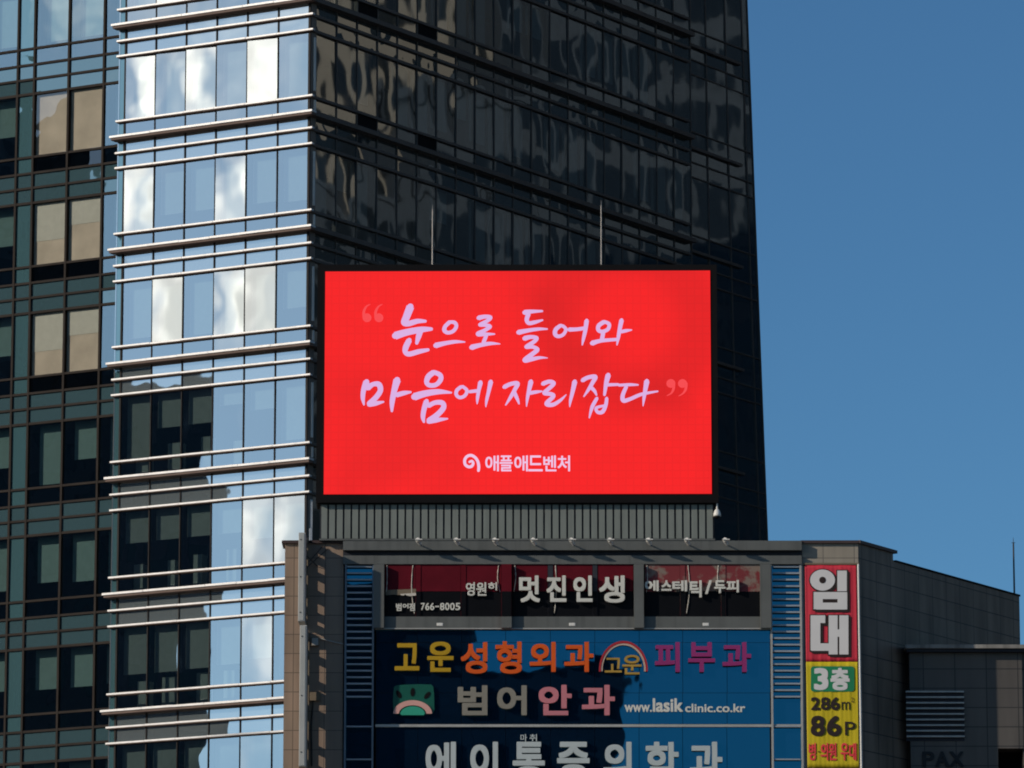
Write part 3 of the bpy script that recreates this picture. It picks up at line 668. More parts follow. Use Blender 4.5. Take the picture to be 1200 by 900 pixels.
# ------------------------------------------------------------------ LED screen on the roof edge
led = empty('led_billboard', (F.px(606, 590)[0], 165, Z(590)), 'large red LED screen in a black frame with brush writing', 'screen')
OL = .42
MB().rbox(F, F.rect(371.3, 310, 841, 589, OL), -.8, OL).build('frame', M['black'], led)
p = [F.px(*q, OL + .02) for q in ((379.3, 579.2), (834.2, 578.6), (832.2, 317.0), (381.3, 318.2))]
MB().poly(F, p, OL + .004, OL + .02).build('screen', M['screen'], led)
for x in (430, 520, 610, 700, 790):
    MB().box(F, X(x) - .12, X(x) + .12, Z(634) - .2, Z(589), -2.2, -1.95).build('support_post', M['black'], led)
A_ = {'org': (410, 340), 'k': 6.3158}; B_ = {'org': (590, 340), 'k': 6.3158}; C_ = {'org': (410, 425), 'k': 6.3158}; D_ = {'org': (580, 425), 'k': 5.0}
LT = [
 (A_, [[(448,122,58),(418,200,54),(402,240,46),(435,247,42),(500,230,36),(558,230,22)], [(335,338,58),(420,312,50),(530,292,44),(602,288,26)], [(522,300,44),(508,345,40),(495,392,24)], [(440,370,42),(415,420,44),(410,458,36),(440,473,38),(510,455,36),(578,442,24)]]),
 (A_, [[(740,235,30),(706,268,30),(700,298,32),(725,315,28),(765,303,28),(788,268,28),(775,240,28),(738,236,24)], [(634,410,42),(700,394,32),(780,382,26),(850,384,10)]]),
 (A_, [[(952,206,36),(1000,196,30),(1040,202,30),(1018,226,28),(962,256,26),(1000,258,28),(1038,270,28),(1000,296,28),(948,324,34),(990,326,30),(1070,325,12)], [(1010,335,28),(990,385,30)], [(900,424,42),(960,408,32),(1040,395,26),(1110,398,8)]]),
 (B_, [[(156,166,40),(200,159,30),(286,155,16)], [(186,175,34),(172,218,32),(188,244,30),(230,238,28),(288,222,14)], [(110,313,38),(180,299,30),(260,288,24),(323,288,12)], [(155,358,38),(200,347,30),(246,354,28),(226,382,30),(168,420,28),(215,420,28),(252,440,30),(218,470,34),(158,518,36),(205,512,32),(270,500,22),(326,502,6)]]),
 (B_, [[(425,260,28),(388,290,32),(382,325,32),(407,342,28),(443,328,26),(462,290,26),(438,264,24)], [(485,292,32),(540,290,28),(600,282,28)], [(616,225,34),(605,300,30),(592,360,24),(583,405,10)]]),
 (B_, [[(745,234,32),(706,262,32),(702,294,30),(730,307,28),(772,290,28),(782,252,28),(748,234,26)], [(740,305,30),(728,370,32)], [(655,393,38),(720,375,28),(838,365,24)], [(874,222,34),(860,290,30),(850,350,26),(840,405,10)], [(870,308,26),(910,300,24),(948,295,10)]]),
 (C_, [[(124,142,50),(102,200,38),(96,260,32),(104,310,14)], [(132,188,44),(172,160,34),(214,162,42),(226,205,40),(195,255,40),(145,302,40)], [(140,313,30),(190,302,34),(248,290,14)], [(350,128,56),(330,200,44),(313,290,38),(311,358,18)], [(345,240,36),(400,225,34),(450,218,16)]]),
 (C_, [[(622,70,40),(582,102,42),(568,145,36),(592,168,34),(640,162,34),(672,125,36),(668,92,36),(628,72,34)], [(476,253,56),(560,228,48),(660,215,38),(750,222,14)], [(568,284,40),(550,340,38),(541,400,34),(548,438,18)], [(582,320,34),(630,296,34),(684,298,38),(692,335,40),(645,388,42),(590,428,46)], [(580,438,32),(640,425,36),(722,415,12)]]),
 (C_, [[(825,177,26),(792,205,28),(788,238,26),(815,258,26),(852,243,26),(866,205,26),(835,177,24)], [(885,215,24),(945,208,26)], [(967,145,36),(955,200,28),(945,260,24),(942,303,10)], [(1043,140,36),(1028,210,28),(1012,280,22),(1006,326,8)]]),
 (D_, [[(54,143,26),(92,125,24),(132,122,26),(118,155,24),(90,205,20),(63,248,8)], [(112,172,24),(130,210,20),(141,240,10)], [(211,110,30),(200,160,24),(190,210,18),(185,256,6)], [(205,178,22),(240,172,20),(274,168,10)]]),
 (D_, [[(280,124,26),(318,111,24),(345,121,24),(318,150,24),(288,178,22),(328,184,24),(342,198,24),(302,240,26),(340,246,24),(384,220,18),(417,188,6)], [(468,110,30),(455,170,24),(443,220,18),(438,258,6)]]),
 (D_, [[(513,104,26),(545,87,24),(588,83,26),(573,115,24),(550,155,20),(521,198,8)], [(560,142,22),(583,165,20),(595,190,10)], [(664,72,32),(652,120,26),(642,188,16)], [(655,130,20),(722,128,16)], [(598,208,20),(570,260,22),(553,323,8)], [(655,208,20),(649,250,22),(630,288,24),(602,290,20),(594,265,18),(640,252,14)]]),
 (D_, [[(725,132,16),(790,129,18),(838,130,10)], [(770,140,22),(749,190,24),(753,222,26),(790,214,22),(860,185,20),(953,168,10)], [(890,108,32),(880,165,24),(873,210,18),(868,253,6)]]),
]
for src, strokes in LT: brush(F, strokes, src['org'], src['k'], OL + .026, M['led_text'], led, 'lettering')
brush(F, [[(126,204,66),(128,205,66)], [(104,200,22),(104,158,20),(122,122,14),(150,105,6)]], (410, 340), 6.3158, OL + .026, M['led_quote'], led, 'quote_mark', True)
brush(F, [[(214,204,66),(216,205,66)], [(192,200,22),(192,158,20),(212,122,14),(240,105,6)]], (410, 340), 6.3158, OL + .026, M['led_quote'], led, 'quote_mark', True)
brush(F, [[(1030,122,52),(1032,122,52)], [(1048,122,18),(1046,155,16),(1032,180,10),(1008,193,5)]], (580, 425), 5, OL + .026, M['led_quote'], led, 'quote_mark', True)
brush(F, [[(1098,122,52),(1100,122,52)], [(1120,122,18),(1118,155,16),(1102,180,10),(1078,195,5)]], (580, 425), 5, OL + .026, M['led_quote'], led, 'quote_mark', True)
brush(F, [[(152,160,20),(172,152,22),(184,172,24),(170,198,26),(140,202,26),(113,180,26),(110,142,26),(130,112,26),(165,102,26),(200,120,26),(224,155,26),(233,200,26),(230,236,24)]], (530, 520), 7.5, OL + .026, M['led_white'], led, 'emblem', True)
for ch, a, b in (('애', 290, 410), ('플', 416, 530), ('애', 545, 665), ('드', 668, 795), ('벤', 800, 915), ('처', 925, 1035)):
    letter(F, ch, (530 + a / 7.5, 520 + 103 / 7.5, 530 + b / 7.5, 520 + 242 / 7.5), OL + .021, .008, .35, M['led_white'], led, 'lettering')

# ribbed metal wall carrying the screen
rib = empty('ribbed_panel_wall', (X(606), 165, Z(633)), 'grey ribbed metal panel strip directly below the red screen', 'panel')
MB().rbox(F, F.rect(375, 590.5, 837, 634, .18), -.5, .18).build('backing', M['panel_dark'], rib)
for i in range(51):
    x = 376.6 + i * 9.035
    MB().rbox(F, F.rect(x, 591.5, x + 6.9, 631, .23), .182, .23).build('rib', M['ribbed'], rib)
MB().rbox(F, F.rect(374, 631.2, 838, 633.2, .26), -.05, .26).build('bottom_rail', M['panel'], rib)
# masts on top of the screen
for lab, x, y0 in (('thin grey antenna mast above the left part of the red screen', 507, 240), ('thin grey antenna mast above the right part of the red screen', 704.5, 235)):
    s, z1 = F.px(x, y0, -.3); zb = Z(309, x, -.3) - .3
    a = empty('antenna_mast', F.pt(s, zb, -.3), lab, 'antenna', 'antennas above the screen')
    MB().tube([F.pt(s, zb, -.3), F.pt(s, zb + (z1 - zb) * .93, -.3)], [.03, .022], 8).build('pole', M['antenna'], a)
    MB().tube([F.pt(s, zb + (z1 - zb) * .93, -.3), F.pt(s, z1, -.3)], [.012, .006], 6).build('tip', M['antenna'], a)
# dome camera hanging at the corner of the screen
s, z = F.px(840.3, 590, .3)
dc = empty('dome_camera', F.pt(s, z, .3), 'white dome security camera hanging at the lower right corner of the screen', 'camera')
MB().tube([F.pt(s, z + .08, .3), F.pt(s, z - .22, .3)], .03, 8).build('stalk', M['white_plastic'], dc)
MB().tube([F.pt(s, z - .18, .3), F.pt(s, z - .24, .3), F.pt(s, z - .36, .3), F.pt(s, z - .42, .3)], [.04, .09, .125, .125], 16).build('housing', M['white_plastic'], dc, True)
MB().tube([F.pt(s, z - .421, .3), F.pt(s, z - .47, .3), F.pt(s, z - .50, .3)], [.1, .085, .03], 16).build('dome', M['black'], dc, True)
# nine spotlights along the fascia
ORD = ['leftmost of nine', 'second from left of', 'third from left of', 'fourth from left of', 'middle of the nine', 'fourth from right of', 'third from right of', 'second from right of', 'rightmost of nine']
for i in range(9):
    x = 490.5 + i * 45.0; s, z = F.px(x, 636.5, .6)
    sp = empty('spotlight', F.pt(s, z, .6), ORD[i] + ' small white spotlights along the grey fascia', 'spotlight', 'spotlights along the fascia')
    MB().tube([F.pt(s, z + .02, .2), F.pt(s, z + .03, .45), F.pt(s + .03, z + .03, .62)], .022, 6).build('arm', M['panel'], sp)
    MB().tube([F.pt(s - .03, z + .10, .70), F.pt(s - .01, z + .07, .60), F.pt(s + .05, z - .03, .50)], [.07, .08, .05], 10).build('lamp_head', M['white_plastic'], sp)
    MB().box(F, s - .11, s + .12, z + .08, z + .11, .58, .78).build('visor', M['white_plastic'], sp)
for i, (x, lab) in enumerate(((515.5, 'small white lamp on the sill under the phone number'), (670.5, 'small white lamp on the middle sill panel'), (827, 'small white lamp on the right sill panel'))):
    s, z = F.px(x, 732, .1)
    sp = empty('sill_lamp', F.pt(s, z, 0), lab, 'lamp', 'lamps on the sill panels')
    MB().box(F, s - .10, s + .10, z - .05, z + .05, .0, .16).build('housing', M['white_plastic'], sp, bevel=.012)
    MB().box(F, s - .06, s + .06, z - .10, z - .052, -.02, .06).build('bracket', M['panel'], sp)

# ------------------------------------------------------------------ lettering on the window strip
def sign(name, label, cat='sign', loc=None): return empty(name, loc or (0, 165, Z(740)), label, cat)
K8 = lambda ox, oy, k, a, b, c, d: (ox + a / k, oy + b / k, ox + c / k, oy + d / k)
w1s = sign('window_lettering', 'small ivory phone number and branch name on the black window film', loc=(X(500), 165, Z(715)))
for ch, bx in (('범', (112, 375, 165, 447)), ('어', (174, 378, 230, 425)), ('점', (236, 375, 290, 447))): letter(F, ch, K8(450, 660, 8, *bx[:1], bx[1], bx[2], bx[3]), 119e-3, .04, .28, M['letter_white'], w1s)
xx = [345, 398, 446, 484, 526, 578, 628, 678, 716]
for i, ch in enumerate('766-8005'):
    bx = K8(450, 660, 8, 345 + [0, 42, 87, 134, 180, 227, 274, 324][i], 372, 345 + [38, 82, 127, 172, 222, 269, 318, 370][i], 440)
    if ch == '-': bx = (bx[0], 660 + 400 / 8, bx[2], 660 + 412 / 8)
    letter(F, ch, bx, 119e-3, .04, .22, M['letter_white'], w1s)
w2s = sign('window_lettering', 'ivory word 영원히 at the left window bay', loc=(X(565), 165, Z(690)))
for ch, bx in (('영', (768, 178, 852, 305)), ('원', (865, 178, 960, 305)), ('히', (975, 178, 1060, 255))): letter(F, ch, K8(450, 660, 8, *bx), .15, .06, .35, M['letter_white'], w2s)
w3s = sign('window_lettering', 'large bold ivory word 멋진인생 across the middle window bay', loc=(X(672), 165, Z(690)))
for ch, bx in (('멋', (66, 115, 262, 365)), ('진', (325, 115, 510, 362)), ('인', (575, 115, 755, 362)), ('생', (818, 115, 1058, 370))): letter(F, ch, K8(600, 660, 8, *bx), .17, .12, .95, M['letter_white'], w3s)
w4s = sign('window_lettering', 'ivory words 에스테틱/두피 across the peeling right window bay', loc=(X(810), 165, Z(690)))
for ch, bx in (('에', (80, 150, 202, 245)), ('스', (225, 150, 315, 242)), ('테', (322, 150, 452, 247)), ('틱', (475, 150, 580, 300)), ('/', (610, 150, 668, 270)), ('두', (690, 150, 790, 262)), ('피', (797, 148, 907, 256))): letter(F, ch, K8(745, 660, 7.5, *bx), .16, .09, .6, M['letter_white'], w4s)

# ------------------------------------------------------------------ blue clinic signs
def blue_panel(root, y0, y1, seams):
    xs = [440.5, 489.5, 541, 592.5, 645, 697, 749, 800, 852, 902.5]
    ys = [y0] + seams + [y1]
    for i in range(len(xs) - 1):
        mb = MB()
        for j in range(len(ys) - 1):
            R = F.rect(xs[i] + .25, ys[j] + .2, xs[i + 1] - .25, ys[j + 1] - .2, .0)
            mb.quad(F, *R, 0.0, random.uniform(-.0012, .0012), random.uniform(-.0012, .0012))
        mb.build('sign_panel', M['blue'], root)
    MB().rbox(F, F.rect(440.2, y0, 903.2, y1, -.02), -.2, -.02).build('backing', M['panel_dark'], root)
c1 = sign('clinic_sign', 'glossy blue clinic sign with yellow orange and magenta raised letters', loc=(X(672), 165, Z(850)))
blue_panel(c1, 737.4, 848.6, [753, 812])
MB().rbox(F, F.rect(440, 735.8, 904, 737.2, .17), -.1, .17).build('top_rail', M['rail'], c1)
def ltrs(root, items, o0, dep, bold, mt):
    for ch, bx in items: letter(F, ch, bx, o0, dep, bold, M[mt], root)
ltrs(c1, [('고', K8(450, 740, 8, 100, 110, 332, 365)), ('운', K8(450, 740, 8, 405, 95, 652, 378))], .04, .13, 1.0, 'yellow')
ltrs(c1, [('성', K8(450, 740, 8, 720, 100, 970, 395)), ('형', (580.5, 751.5, 611.5, 789.5)), ('외', K8(590, 740, 8, 245, 98, 490, 378)), ('과', K8(590, 740, 8, 570, 98, 845, 378))], .04, .13, 1.0, 'orange')
ltrs(c1, [('피', K8(690, 740, 6, 465, 75, 640, 285)), ('부', K8(690, 740, 6, 700, 75, 888, 285)), ('과', K8(690, 740, 6, 940, 75, 1142, 285))], .04, .13, 1.05, 'magenta')
ltrs(c1, [('범', K8(450, 740, 8, 690, 505, 970, 785)), ('어', (582.5, 803.1, 617.3, 838.1))], .04, .13, 1.35, 'grey_letter')
ltrs(c1, [('안', K8(590, 740, 8, 330, 500, 640, 785)), ('과', K8(590, 740, 8, 735, 500, 1045, 785))], .04, .13, 1.35, 'pink')
# web address
def word(root, txt, box, o0, dep, bold, mt):
    letter(F, txt, box, o0, dep, bold, M[mt], root, 'lettering')
word(c1, 'www.', K8(690, 740, 6, 252, 516, 443, 566), .02, .04, .3, 'letter_white')
word(c1, 'lasik', K8(690, 740, 6, 450, 470, 662, 566), .02, .04, .55, 'letter_white')
word(c1, 'clinic.co.kr', K8(690, 740, 6, 678, 508, 1100, 568), .02, .04, .3, 'letter_white')
# rainbow arch emblem
def arc(cx, cy, rx, ry, a0, a1, n=22): return [(cx + rx * math.cos(math.radians(a0 + (a1 - a0) * t / n)), cy - ry * math.sin(math.radians(a0 + (a1 - a0) * t / n))) for t in range(n + 1)]
def band(root, cx, cy, r1, r0, mt, o0, o1):
    A = [F.px(690 + x / 6, 740 + y / 6, o1) for x, y in arc(cx, cy, *r1, -4, 184)]; B = [F.px(690 + x / 6, 740 + y / 6, o1) for x, y in arc(cx, cy, *r0, -4, 184)]
    MB().poly(F, A + B[::-1], o0, o1).build('emblem_arch', M[mt], root)
band(c1, 243, 268, (172, 202), (158, 186), 'arch_red', .04, .10)
band(c1, 243, 268, (157, 185), (146, 172), 'arch_pale', .04, .09)
ltrs(c1, [('고', K8(690, 740, 6, 112, 185, 232, 288)), ('운', K8(690, 740, 6, 236, 165, 372, 302))], .03, .09, .35, 'ochre')
# eye emblem
em = lambda pts, o: [F.px(450 + x / 8, 740 + y / 8, o) for x, y in pts]
MB().poly(F, em([(92, 520), (120, 505), (200, 498), (340, 494), (440, 498), (462, 515), (470, 600), (472, 735), (455, 770), (420, 775), (110, 775), (88, 745), (84, 640)], .08), .02, .08).build('emblem_board', M['green_dark'], c1)
MB().poly(F, em(arc(268, 770, 182, 126, 0, 180) + arc(268, 770, 128, 78, 180, 0), .13), .082, .13).build('emblem_arch', M['salmon'], c1)
MB().poly(F, em(arc(268, 775, 116, 74, 4, 176, 18) + [(165, 784), (372, 784)], .13), .082, .13).build('emblem_lens', M['green_light'], c1)
for cx, cy, ang in ((137, 588, -28), (268, 568, 4), (405, 598, 40)):
    a = math.radians(ang); ca, sa = math.cos(a), math.sin(a)
    q = [(cx + 20 * math.cos(t) * ca - 40 * math.sin(t) * sa, cy + 20 * math.cos(t) * sa + 40 * math.sin(t) * ca) for t in [i * PI / 9 for i in range(18)]]
    MB().poly(F, em(q, .095), .082, .095).build('emblem_lash', M['black'], c1)
c2 = sign('clinic_sign', 'glossy blue clinic sign with large white letters at the bottom edge', loc=(X(672), 165, Z(915)))
blue_panel(c2, 852.2, 925, [])
MB().rbox(F, F.rect(440, 848.8, 941, 851.8, .08), -.1, .08).build('top_rail', M['rail'], c2)
yl0, yl1 = 869.2, 914.5
ltrs(c2, [(ch, (a, yl0, b, yl1)) for ch, a, b in (('에', 498.7, 534.3), ('이', 551, 583.6), ('통', 600.8, 638.5), ('증', 652.8, 691), ('의', 707, 740.2), ('학', 756.8, 795.4), ('과', 808.6, 846.6))], .04, .12, 1.35, 'letter_lower')
ltrs(c2, [('마', (609.9, 860.3, 617.7, 868.8)), ('취', (620.6, 860.3, 629.2, 868.8))], .03, .03, .15, 'letter_lower')

# ------------------------------------------------------------------ vertical banner
ban = sign('hanging_banner', 'tall red and yellow for-lease banner with white and black lettering', 'banner', (X(975), 165, Z(899)))
ob = .10
def fold(s, z):
    g = (z0b - z) / 6.5
    return .005 * math.sin(s * 21 + g * 2.2) * math.sin(g * 3 + .4) + .002 * math.sin(s * 43 - g * 5) + .0045 * math.sin(s * 9 + g * 9)
z0b = Z(662)
class Cloth(Face):
    def pt(f, s, z, o=0.0): return Face.pt(f, s, z, o + fold(s, z))
FB = Cloth(0, 165, 0)
def cloth(px0, px1, y0, y1, mt, name):
    """cloth with soft vertical folds"""
    mb = MB(); nx, ny = 60, 24; V = []
    for j in range(ny + 1):
        for i in range(nx + 1):
            u, v = i / nx, j / ny; yy = y0 + (y1 - y0) * v; g = (yy - 662) / 237
            s, z = F.px(px0 + (px1 - px0) * u + 3.2 * g * .0, yy, ob)
            V.append(FB.pt(s + .085 * g, z, ob))
    fs = [(j * (nx + 1) + i, (j + 1) * (nx + 1) + i, (j + 1) * (nx + 1) + i + 1, j * (nx + 1) + i + 1) for j in range(ny) for i in range(nx)]
    mb.add(V, fs); o = mb.build(name, M[mt], ban, True)
    so = o.modifiers.new('s', 'SOLIDIFY'); so.thickness = .004; so.offset = -1
    return o
cloth(943.2, 1003.6, 662, 775.6, 'ban_red', 'red_cloth')
cloth(943.2, 1003.6, 775.6, 899.5, 'ban_yellow', 'yellow_cloth')
KB7 = lambda a, b, c, d, o=0: K8(935, 655 + o, 6.923, a, b, c, d)
bo = ob + .0125
P7 = lambda pts, off=(0, 0): [F.px(935 + (x + off[0]) / 6.923, 655 + (y + off[1]) / 6.923, bo) for x, y in pts]
def ell(cx, cy, rx, ry, n=28): return [(cx + rx * math.cos(i * 2 * PI / n), cy + ry * math.sin(i * 2 * PI / n)) for i in range(n)]
def rc(a, b, c, d): return [(a, b), (c, b), (c, d), (a, d)]
def solid(shapes, g, off, o, mt, name):
    mb = MB()
    for i, sh in enumerate(shapes):
        if sh[0] == 'e': pts = ell(sh[1], sh[2], sh[3] + g, sh[4] + g)
        else: pts = rc(sh[1] - g, sh[2] - g, sh[3] + g, sh[4] + g)
        mb.poly(F, P7(pts, off), o, o + .002 + i * .0004)
    return mb.build(name, M[mt], ban)
im = [('e', 200, 172, 101, 86), ('r', 320, 95, 397, 262), ('r', 128, 269, 202, 408), ('r', 322, 269, 400, 410), ('r', 150, 269, 380, 326), ('r', 150, 355, 380, 411)]
de = [('r', 103, 458, 222, 520), ('r', 103, 458, 182, 742), ('r', 110, 685, 262, 746), ('r', 250, 458, 322, 775), ('r', 336, 458, 410, 775), ('r', 318, 572, 340, 632)]
for sh in (im, de):
    solid(sh, 9, (0, 2), bo + .004, 'ban_black', 'letter_outline'); solid(sh, 6, (16, 16), bo + .001, 'ban_black', 'letter_outline')
    solid(sh, 0, (0, 0), bo + .010, 'ban_white', 'letter')
solid([('e', 200, 172, 27, 27)], 0, (0, 0), bo + .016, 'ban_black', 'letter_hole')
gp = [(97 + 22, 75), (450 - 22, 75), (444, 82), (450, 97), (450, 258), (444, 273), (428, 280), (119, 280), (103, 273), (97, 258), (97, 97), (103, 82)]
MB().poly(F, [F.px(935 + (x + 8) / 6.923, 770 + y / 6.923, bo) for x, y in gp], bo, bo + .004).build('green_badge', M['ban_green'], ban)
def bl(ch, box, bold, mt): 
    b = KB7(box[0] + 8, box[1], box[2] + 8, box[3], 115); return letter(F, ch, b, bo + .005, .003, bold, M[mt], ban)
bl('3', (122, 88, 240, 268), 1.5, 'ban_white'); bl('층', (256, 88, 412, 270), 1.15, 'ban_white')
for ch, a, b in (('2', 98, 172), ('8', 178, 252), ('6', 258, 330)): bl(ch, (a, 325, b, 430), .6, 'ban_black')
bl('m', (346, 362, 416, 428), .0, 'ban_black'); bl('2', (424, 328, 446, 365), 0, 'ban_black')
bl('8', (96, 475, 212, 642), 1.0, 'ban_black'); bl('6', (226, 475, 344, 642), 1.0, 'ban_black'); bl('P', (374, 524, 458, 634), .05, 'ban_black')
for ch, a, b in (('병', 80, 138), ('의', 176, 238), ('원', 242, 305), ('우', 338, 402), ('대', 408, 466)): bl(ch, (a, 697, b, 838), .42, 'ban_pink')
bl('-', (155, 764, 170, 771), .1, 'ban_black')
MB().rbox(F, F.rect(939.5, 660, 942.4, 912, .05), .002, .05).build('banner_batten', M['rail'], ban)
pa, pb = F.px(1005.8, 661, .1), F.px(1009.6, 903, .1)
MB().tube([F.pt(*pa, .1), F.pt(*pb, .1)], .035, 8).build('banner_pole', M['white_plastic'], ban)
MB().rbox(F, F.rect(941, 659.6, 1007, 661.6, .12), .02, .12).build('banner_top_bar', M['bracket'], ban)

# ------------------------------------------------------------------ projecting sign boxes on the left pier, seen edge on
def sign_box(x0, x1, y0, y1, mt, label):
    R = F.rect(x0, y0, x1, y1, 1.45)
    r = empty('projecting_sign', F.pt((R[0] + R[1]) / 2, R[2], 0), label, 'sign', 'projecting sign boxes on the pier')
    MB().box(F, R[0], R[1], R[2], R[3], .36, 1.45).build('sign_box', M[mt], r, bevel=.012)
    MB().box(F, R[0] + .045, R[1] - .045, R[2] + .03, R[3] - .03, 1.452, 1.462).build('front_trim', M['sign_grey'], r)
    for t in (.1, .5, .92):
        z = R[2] + (R[3] - R[2]) * t; MB().tube([F.pt(R[0] + .07, z, 1.46), F.pt(R[0] + .07, z, 1.475)], .022, 8).build('bolt', M['cable'], r)
    MB().box(F, R[0] + .05, R[1] + .03, R[2], R[3], .0, .15).build('shade_rail', M['bracket'], r)  # rail added to shade the wall strip beside the sign
    for t in (.06, .2, .40, .45, .66, .84, .97):  # brackets multiplied and thickened to break up the sunlit strip
        z = R[2] + (R[3] - R[2]) * t
        MB().box(F, R[0] + .02, R[1] + .02, z - .10, z + .09, .152, .355).build('wall_bracket', M['bracket'], r)
    return R
R1 = sign_box(349.6, 357.6, 624, 728, 'sign_grey', 'upper pale grey projecting sign box seen edge on')
R2 = sign_box(350.8, 359.0, 732.5, 898, 'sign_grey', 'lower pale grey projecting sign box seen edge on')
jb = empty('junction_box', F.pt(X(369), Z(752), 0), 'brown junction box beside the joint of the projecting signs', 'box')
MB().rbox(F, F.rect(364.5, 746.5, 374, 757, .12), .0, .12).build('box_body', M['bracket'], jb, bevel=.01)
MB().rbox(F, F.rect(365.5, 747.5, 373, 756, .135), .122, .135).build('box_lid', M['rail'], jb)
MB().tube([F.pt(X(374), Z(748), .06), F.pt(X(388), Z(752), .10), F.pt(X(403), Z(755), .03)], .018, 6).build('conduit', M['rail'], jb)
jb2 = empty('junction_box', F.pt(X(369), Z(815), 0), 'ochre junction box low on the pier beside the lower projecting sign', 'box')
MB().rbox(F, F.rect(363, 811, 376, 821, .14), .0, .14).build('box_body', M['bracket'], jb2, bevel=.01)
MB().tube([F.pt(X(368), Z(822), .06), F.pt(X(366), Z(850), .06), F.pt(X(367), Z(898), .06)], .03, 6).build('conduit', M['cable'], jb2)
st = empty('stay_cables', F.pt(X(360), Z(650), 0), 'dark stay wires running from the upper sign box to the pier', 'cable')
for a, b in (((360, 668), (384, 643)), ((362, 662), (378, 640)), ((360, 655), (372, 664))):
    MB().tube([F.pt(X(a[0]), Z(a[1]), .5), F.pt(X(b[0]), Z(b[1]), .02)], .014, 5).build('wire', M['cable'], st)
lb = empty('pier_lamp', F.pt(X(364), Z(634), 0), 'pale green tube lamp standing at the top of the pier', 'lamp')
MB().rbox(F, F.rect(362.4, 619, 366, 636.5, .1), .02, .1).build('lamp_base', M['slat'], lb, bevel=.01)
MB().rbox(F, F.rect(364.3, 588, 366.2, 618.5, .08), .03, .08).build('lamp_tube', M['slat'], lb)

# ------------------------------------------------------------------ annex on the right
FA = Face(0, 167.0, 0)
annex = empty('stone_annex', (FA.px(1120, 850)[0], 167, 0), 'low stone clad annex with a louvred vent and dark letters at lower right', 'building')
ax0, ax1 = FA.px(1040, 800)[0], FA.px(1290, 800)[0]; zA = FA.px(1120, 765)[1]
MB().box(FA, FA.px(1066, 800)[0], FA.px(1168, 800)[0], 0, zA, -3, 0).build('front_wall', M['annex_tile'], annex)
zo = FA.px(1180, 877)[1]
MB().box(FA, FA.px(1168, 800)[0] + .001, FA.px(1198, 800)[0], zo, zA - .001, -3, 0).build('front_wall', M['annex_tile'], annex)
MB().box(FA, FA.px(1198, 800)[0] + .001, ax1, 0, zA - .002, -3, -.12).build('front_wall', M['annex_tile'], annex)
MB().box(FA, FA.px(1168, 800)[0] + .003, FA.px(1198, 800)[0], 0, zo - .003, -3, -1.0).build('opening', M['black'], annex)
MB().box(FA, ax0, FA.px(1066, 800)[0] - .002, 0, zA, -3, -.9).build('shade_wall', M['panel_dark'], annex)  # dark set-back strip stands in for the deep shade here
MB().box(FA, FA.px(1060, 760)[0], ax1, zA + .10, zA + .22, -3, .34).build('coping', M['annex_cap'], annex)
MB().box(FA, FA.px(1062, 760)[0], ax1, zA + .001, zA + .098, -3, .24).build('coping_tray', M['panel_dark'], annex)
v0, v1, vz0, vz1 = FA.rect(1062, 809, 1130, 868, .1)
MB().box(FA, v0, v1, vz0, vz1, .002, .02).build('vent_backing', M['panel_dark'], annex)
for i in range(9):
    z = vz1 - (vz1 - vz0) * (i + .1) / 9; MB().box(FA, v0, v1, z - .05, z, .022, .14).build('vent_slat', M['sign_grey'], annex)
for ch, a, b in (('P', 287, 365), ('A', 372, 462), ('X', 463, 560)): letter(FA, ch, K8(1030, 740, 5.62, a, 790, b, 893), .004, .05, .6, M['pax'], annex)
# lightning rod on the rear roof corner
fr_ = FS; s, z = FS.px(1191.8, 697)
z1 = FS.px(1191.8, 630)[1]
lr = empty('lightning_rod', FS.pt(s, z - .1, -.1), 'thin dark lightning rod on the far roof corner against the sky', 'antenna')
MB().tube([FS.pt(s, z - .15, -.1), FS.pt(s, z + (z1 - z) * .9, -.1)], [.032, .026], 8).build('pole', M['cable'], lr)
MB().tube([FS.pt(s, z + (z1 - z) * .9, -.1), FS.pt(s, z1, -.1)], [.012, .006], 6).build('tip', M['cable'], lr)
MB().tube([FS.pt(s - .12, z + (z1 - z) * .9, -.1), FS.pt(s + .12, z + (z1 - z) * .92, -.1)], .01, 5).build('cross_arm', M['cable'], lr)

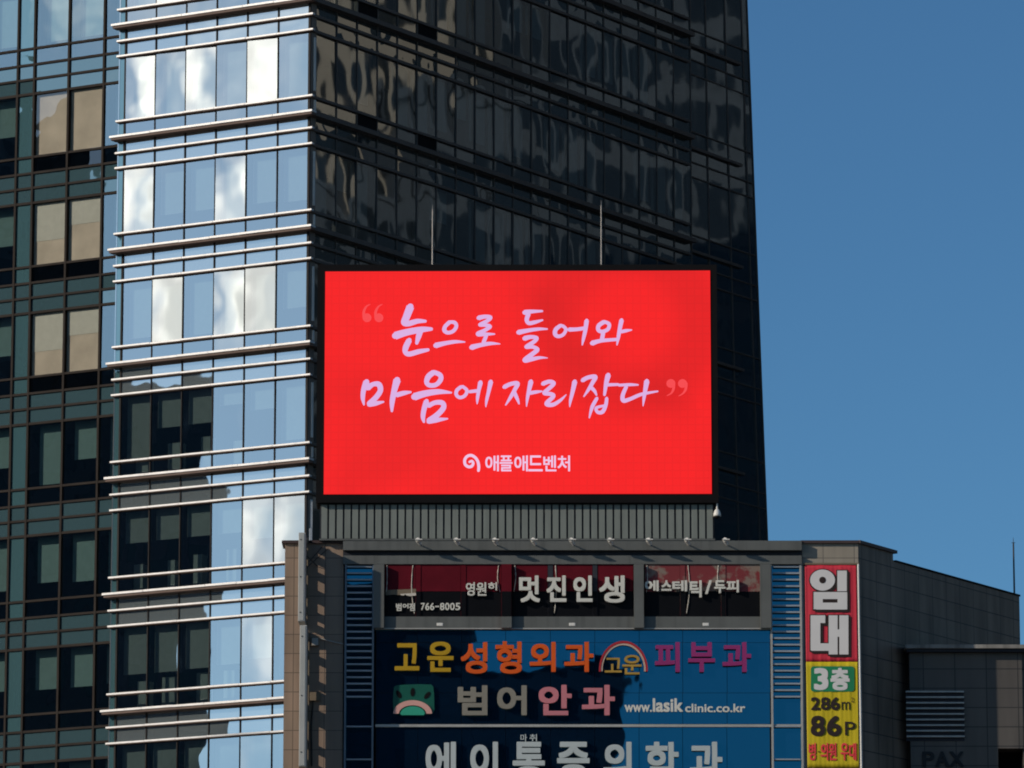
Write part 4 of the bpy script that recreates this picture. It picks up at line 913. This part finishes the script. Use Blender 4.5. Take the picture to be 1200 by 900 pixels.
# ------------------------------------------------------------------ buildings across the street and added dark blocks: behind or beside the camera, seen mirrored in the glass
def block(name, label, x0, x1, y0, y1, h, wall, faces, mod=3.2, fl=3.6, wfrac=.6, hfrac=.55):
    r = empty(name, ((x0 + x1) / 2, (y0 + y1) / 2, 0), label, 'building')
    prism(MB(), [(x0, y0), (x1, y0), (x1, y1), (x0, y1)], 0, h).build('wall', wall, r)
    prism(MB(), [(x0 - .2, y0 - .2), (x1 + .2, y0 - .2), (x1 + .2, y1 + .2), (x0 - .2, y1 + .2)], h + .001, h + .5).build('roof_parapet', wall, r)
    for fc in faces:
        Fc, ln = {'e': (Face(x1, y0, PI / 2), y1 - y0), 'w': (Face(x0, y1, -PI / 2), y1 - y0), 'n': (Face(x1, y1, PI), x1 - x0), 's': (Face(x0, y0, 0), x1 - x0)}[fc]
        for k in range(int(h // fl)):
            mb = MB(); n = max(1, int(ln // mod)); w = ln / n
            for i in range(n): mb.box(Fc, i * w + w * (1 - wfrac) / 2, (i + 1) * w - w * (1 - wfrac) / 2, k * fl + 1, k * fl + 1 + fl * hfrac, .004, .03)
            mb.build('window_row', M['office_glass'], r)
    return r
block('office_block', 'dark office block across the street mirrored in the left part of the blue sign', -60, -2.8, -85, -60, 66, M['office_wall'], 'n')
block('office_block', 'lower dark office block mirrored in the middle of the blue sign', -2.7, 8.2, -80, -60, 59.5, M['office_wall'], 'n')
block('reflection_slab', 'unseen dark slab added for the bump mirrored in the blue sign near its arch emblem', 5.8, 7.4, -90, -81, 63.5, M['office_wall'], 'n')  # unseen slab shaped for the dark blob reflected in the sign
block('office_block', 'dark office block mirrored in the lower left windows of the glass tower', -135, -100, 141.6, 190, 63.0, M['office_wall'], 'e')
block('office_block', 'tall dark office block mirrored in the glass building at the left edge', -190, -160, 117.8, 126.2, 98, M['office_wall'], 'e')
block('office_block', 'sunlit beige office block mirrored in the shaded side of the glass tower', 55, 80, 196, 245, 105, M['office_beige'], 'w', 3.4, 4.6, .58, .72)
block('office_block', 'tall dark office block mirrored in the shaded side of the glass tower', 47, 80, 245.5, 300, 100, M['office_wall'], 'w')
block('office_block', 'low dark block added for the shade under the beige reflections of the glass tower', 44, 54, 196, 216.6, 62.5, M['office_wall'], 'w', 2.4, 3.6, .8, .72)  # added: lowest step of a shadow edge across the mirrored beige block
block('office_block', 'stepped dark block added for the shadow edge mirrored in the middle of the shaded tower side', 44, 54, 216.7, 221.4, 68, M['office_wall'], 'w', 2.4, 3.6, .8, .72)  # added: middle step of that shadow edge
block('office_block', 'slim dark block added to end the beige reflection across the shaded tower side', 44, 54, 221.5, 245.4, 105, M['office_wall'], 'w', 2.4, 3.6, .8, .72)  # added: top step, hiding the beige block beyond the shadow edge
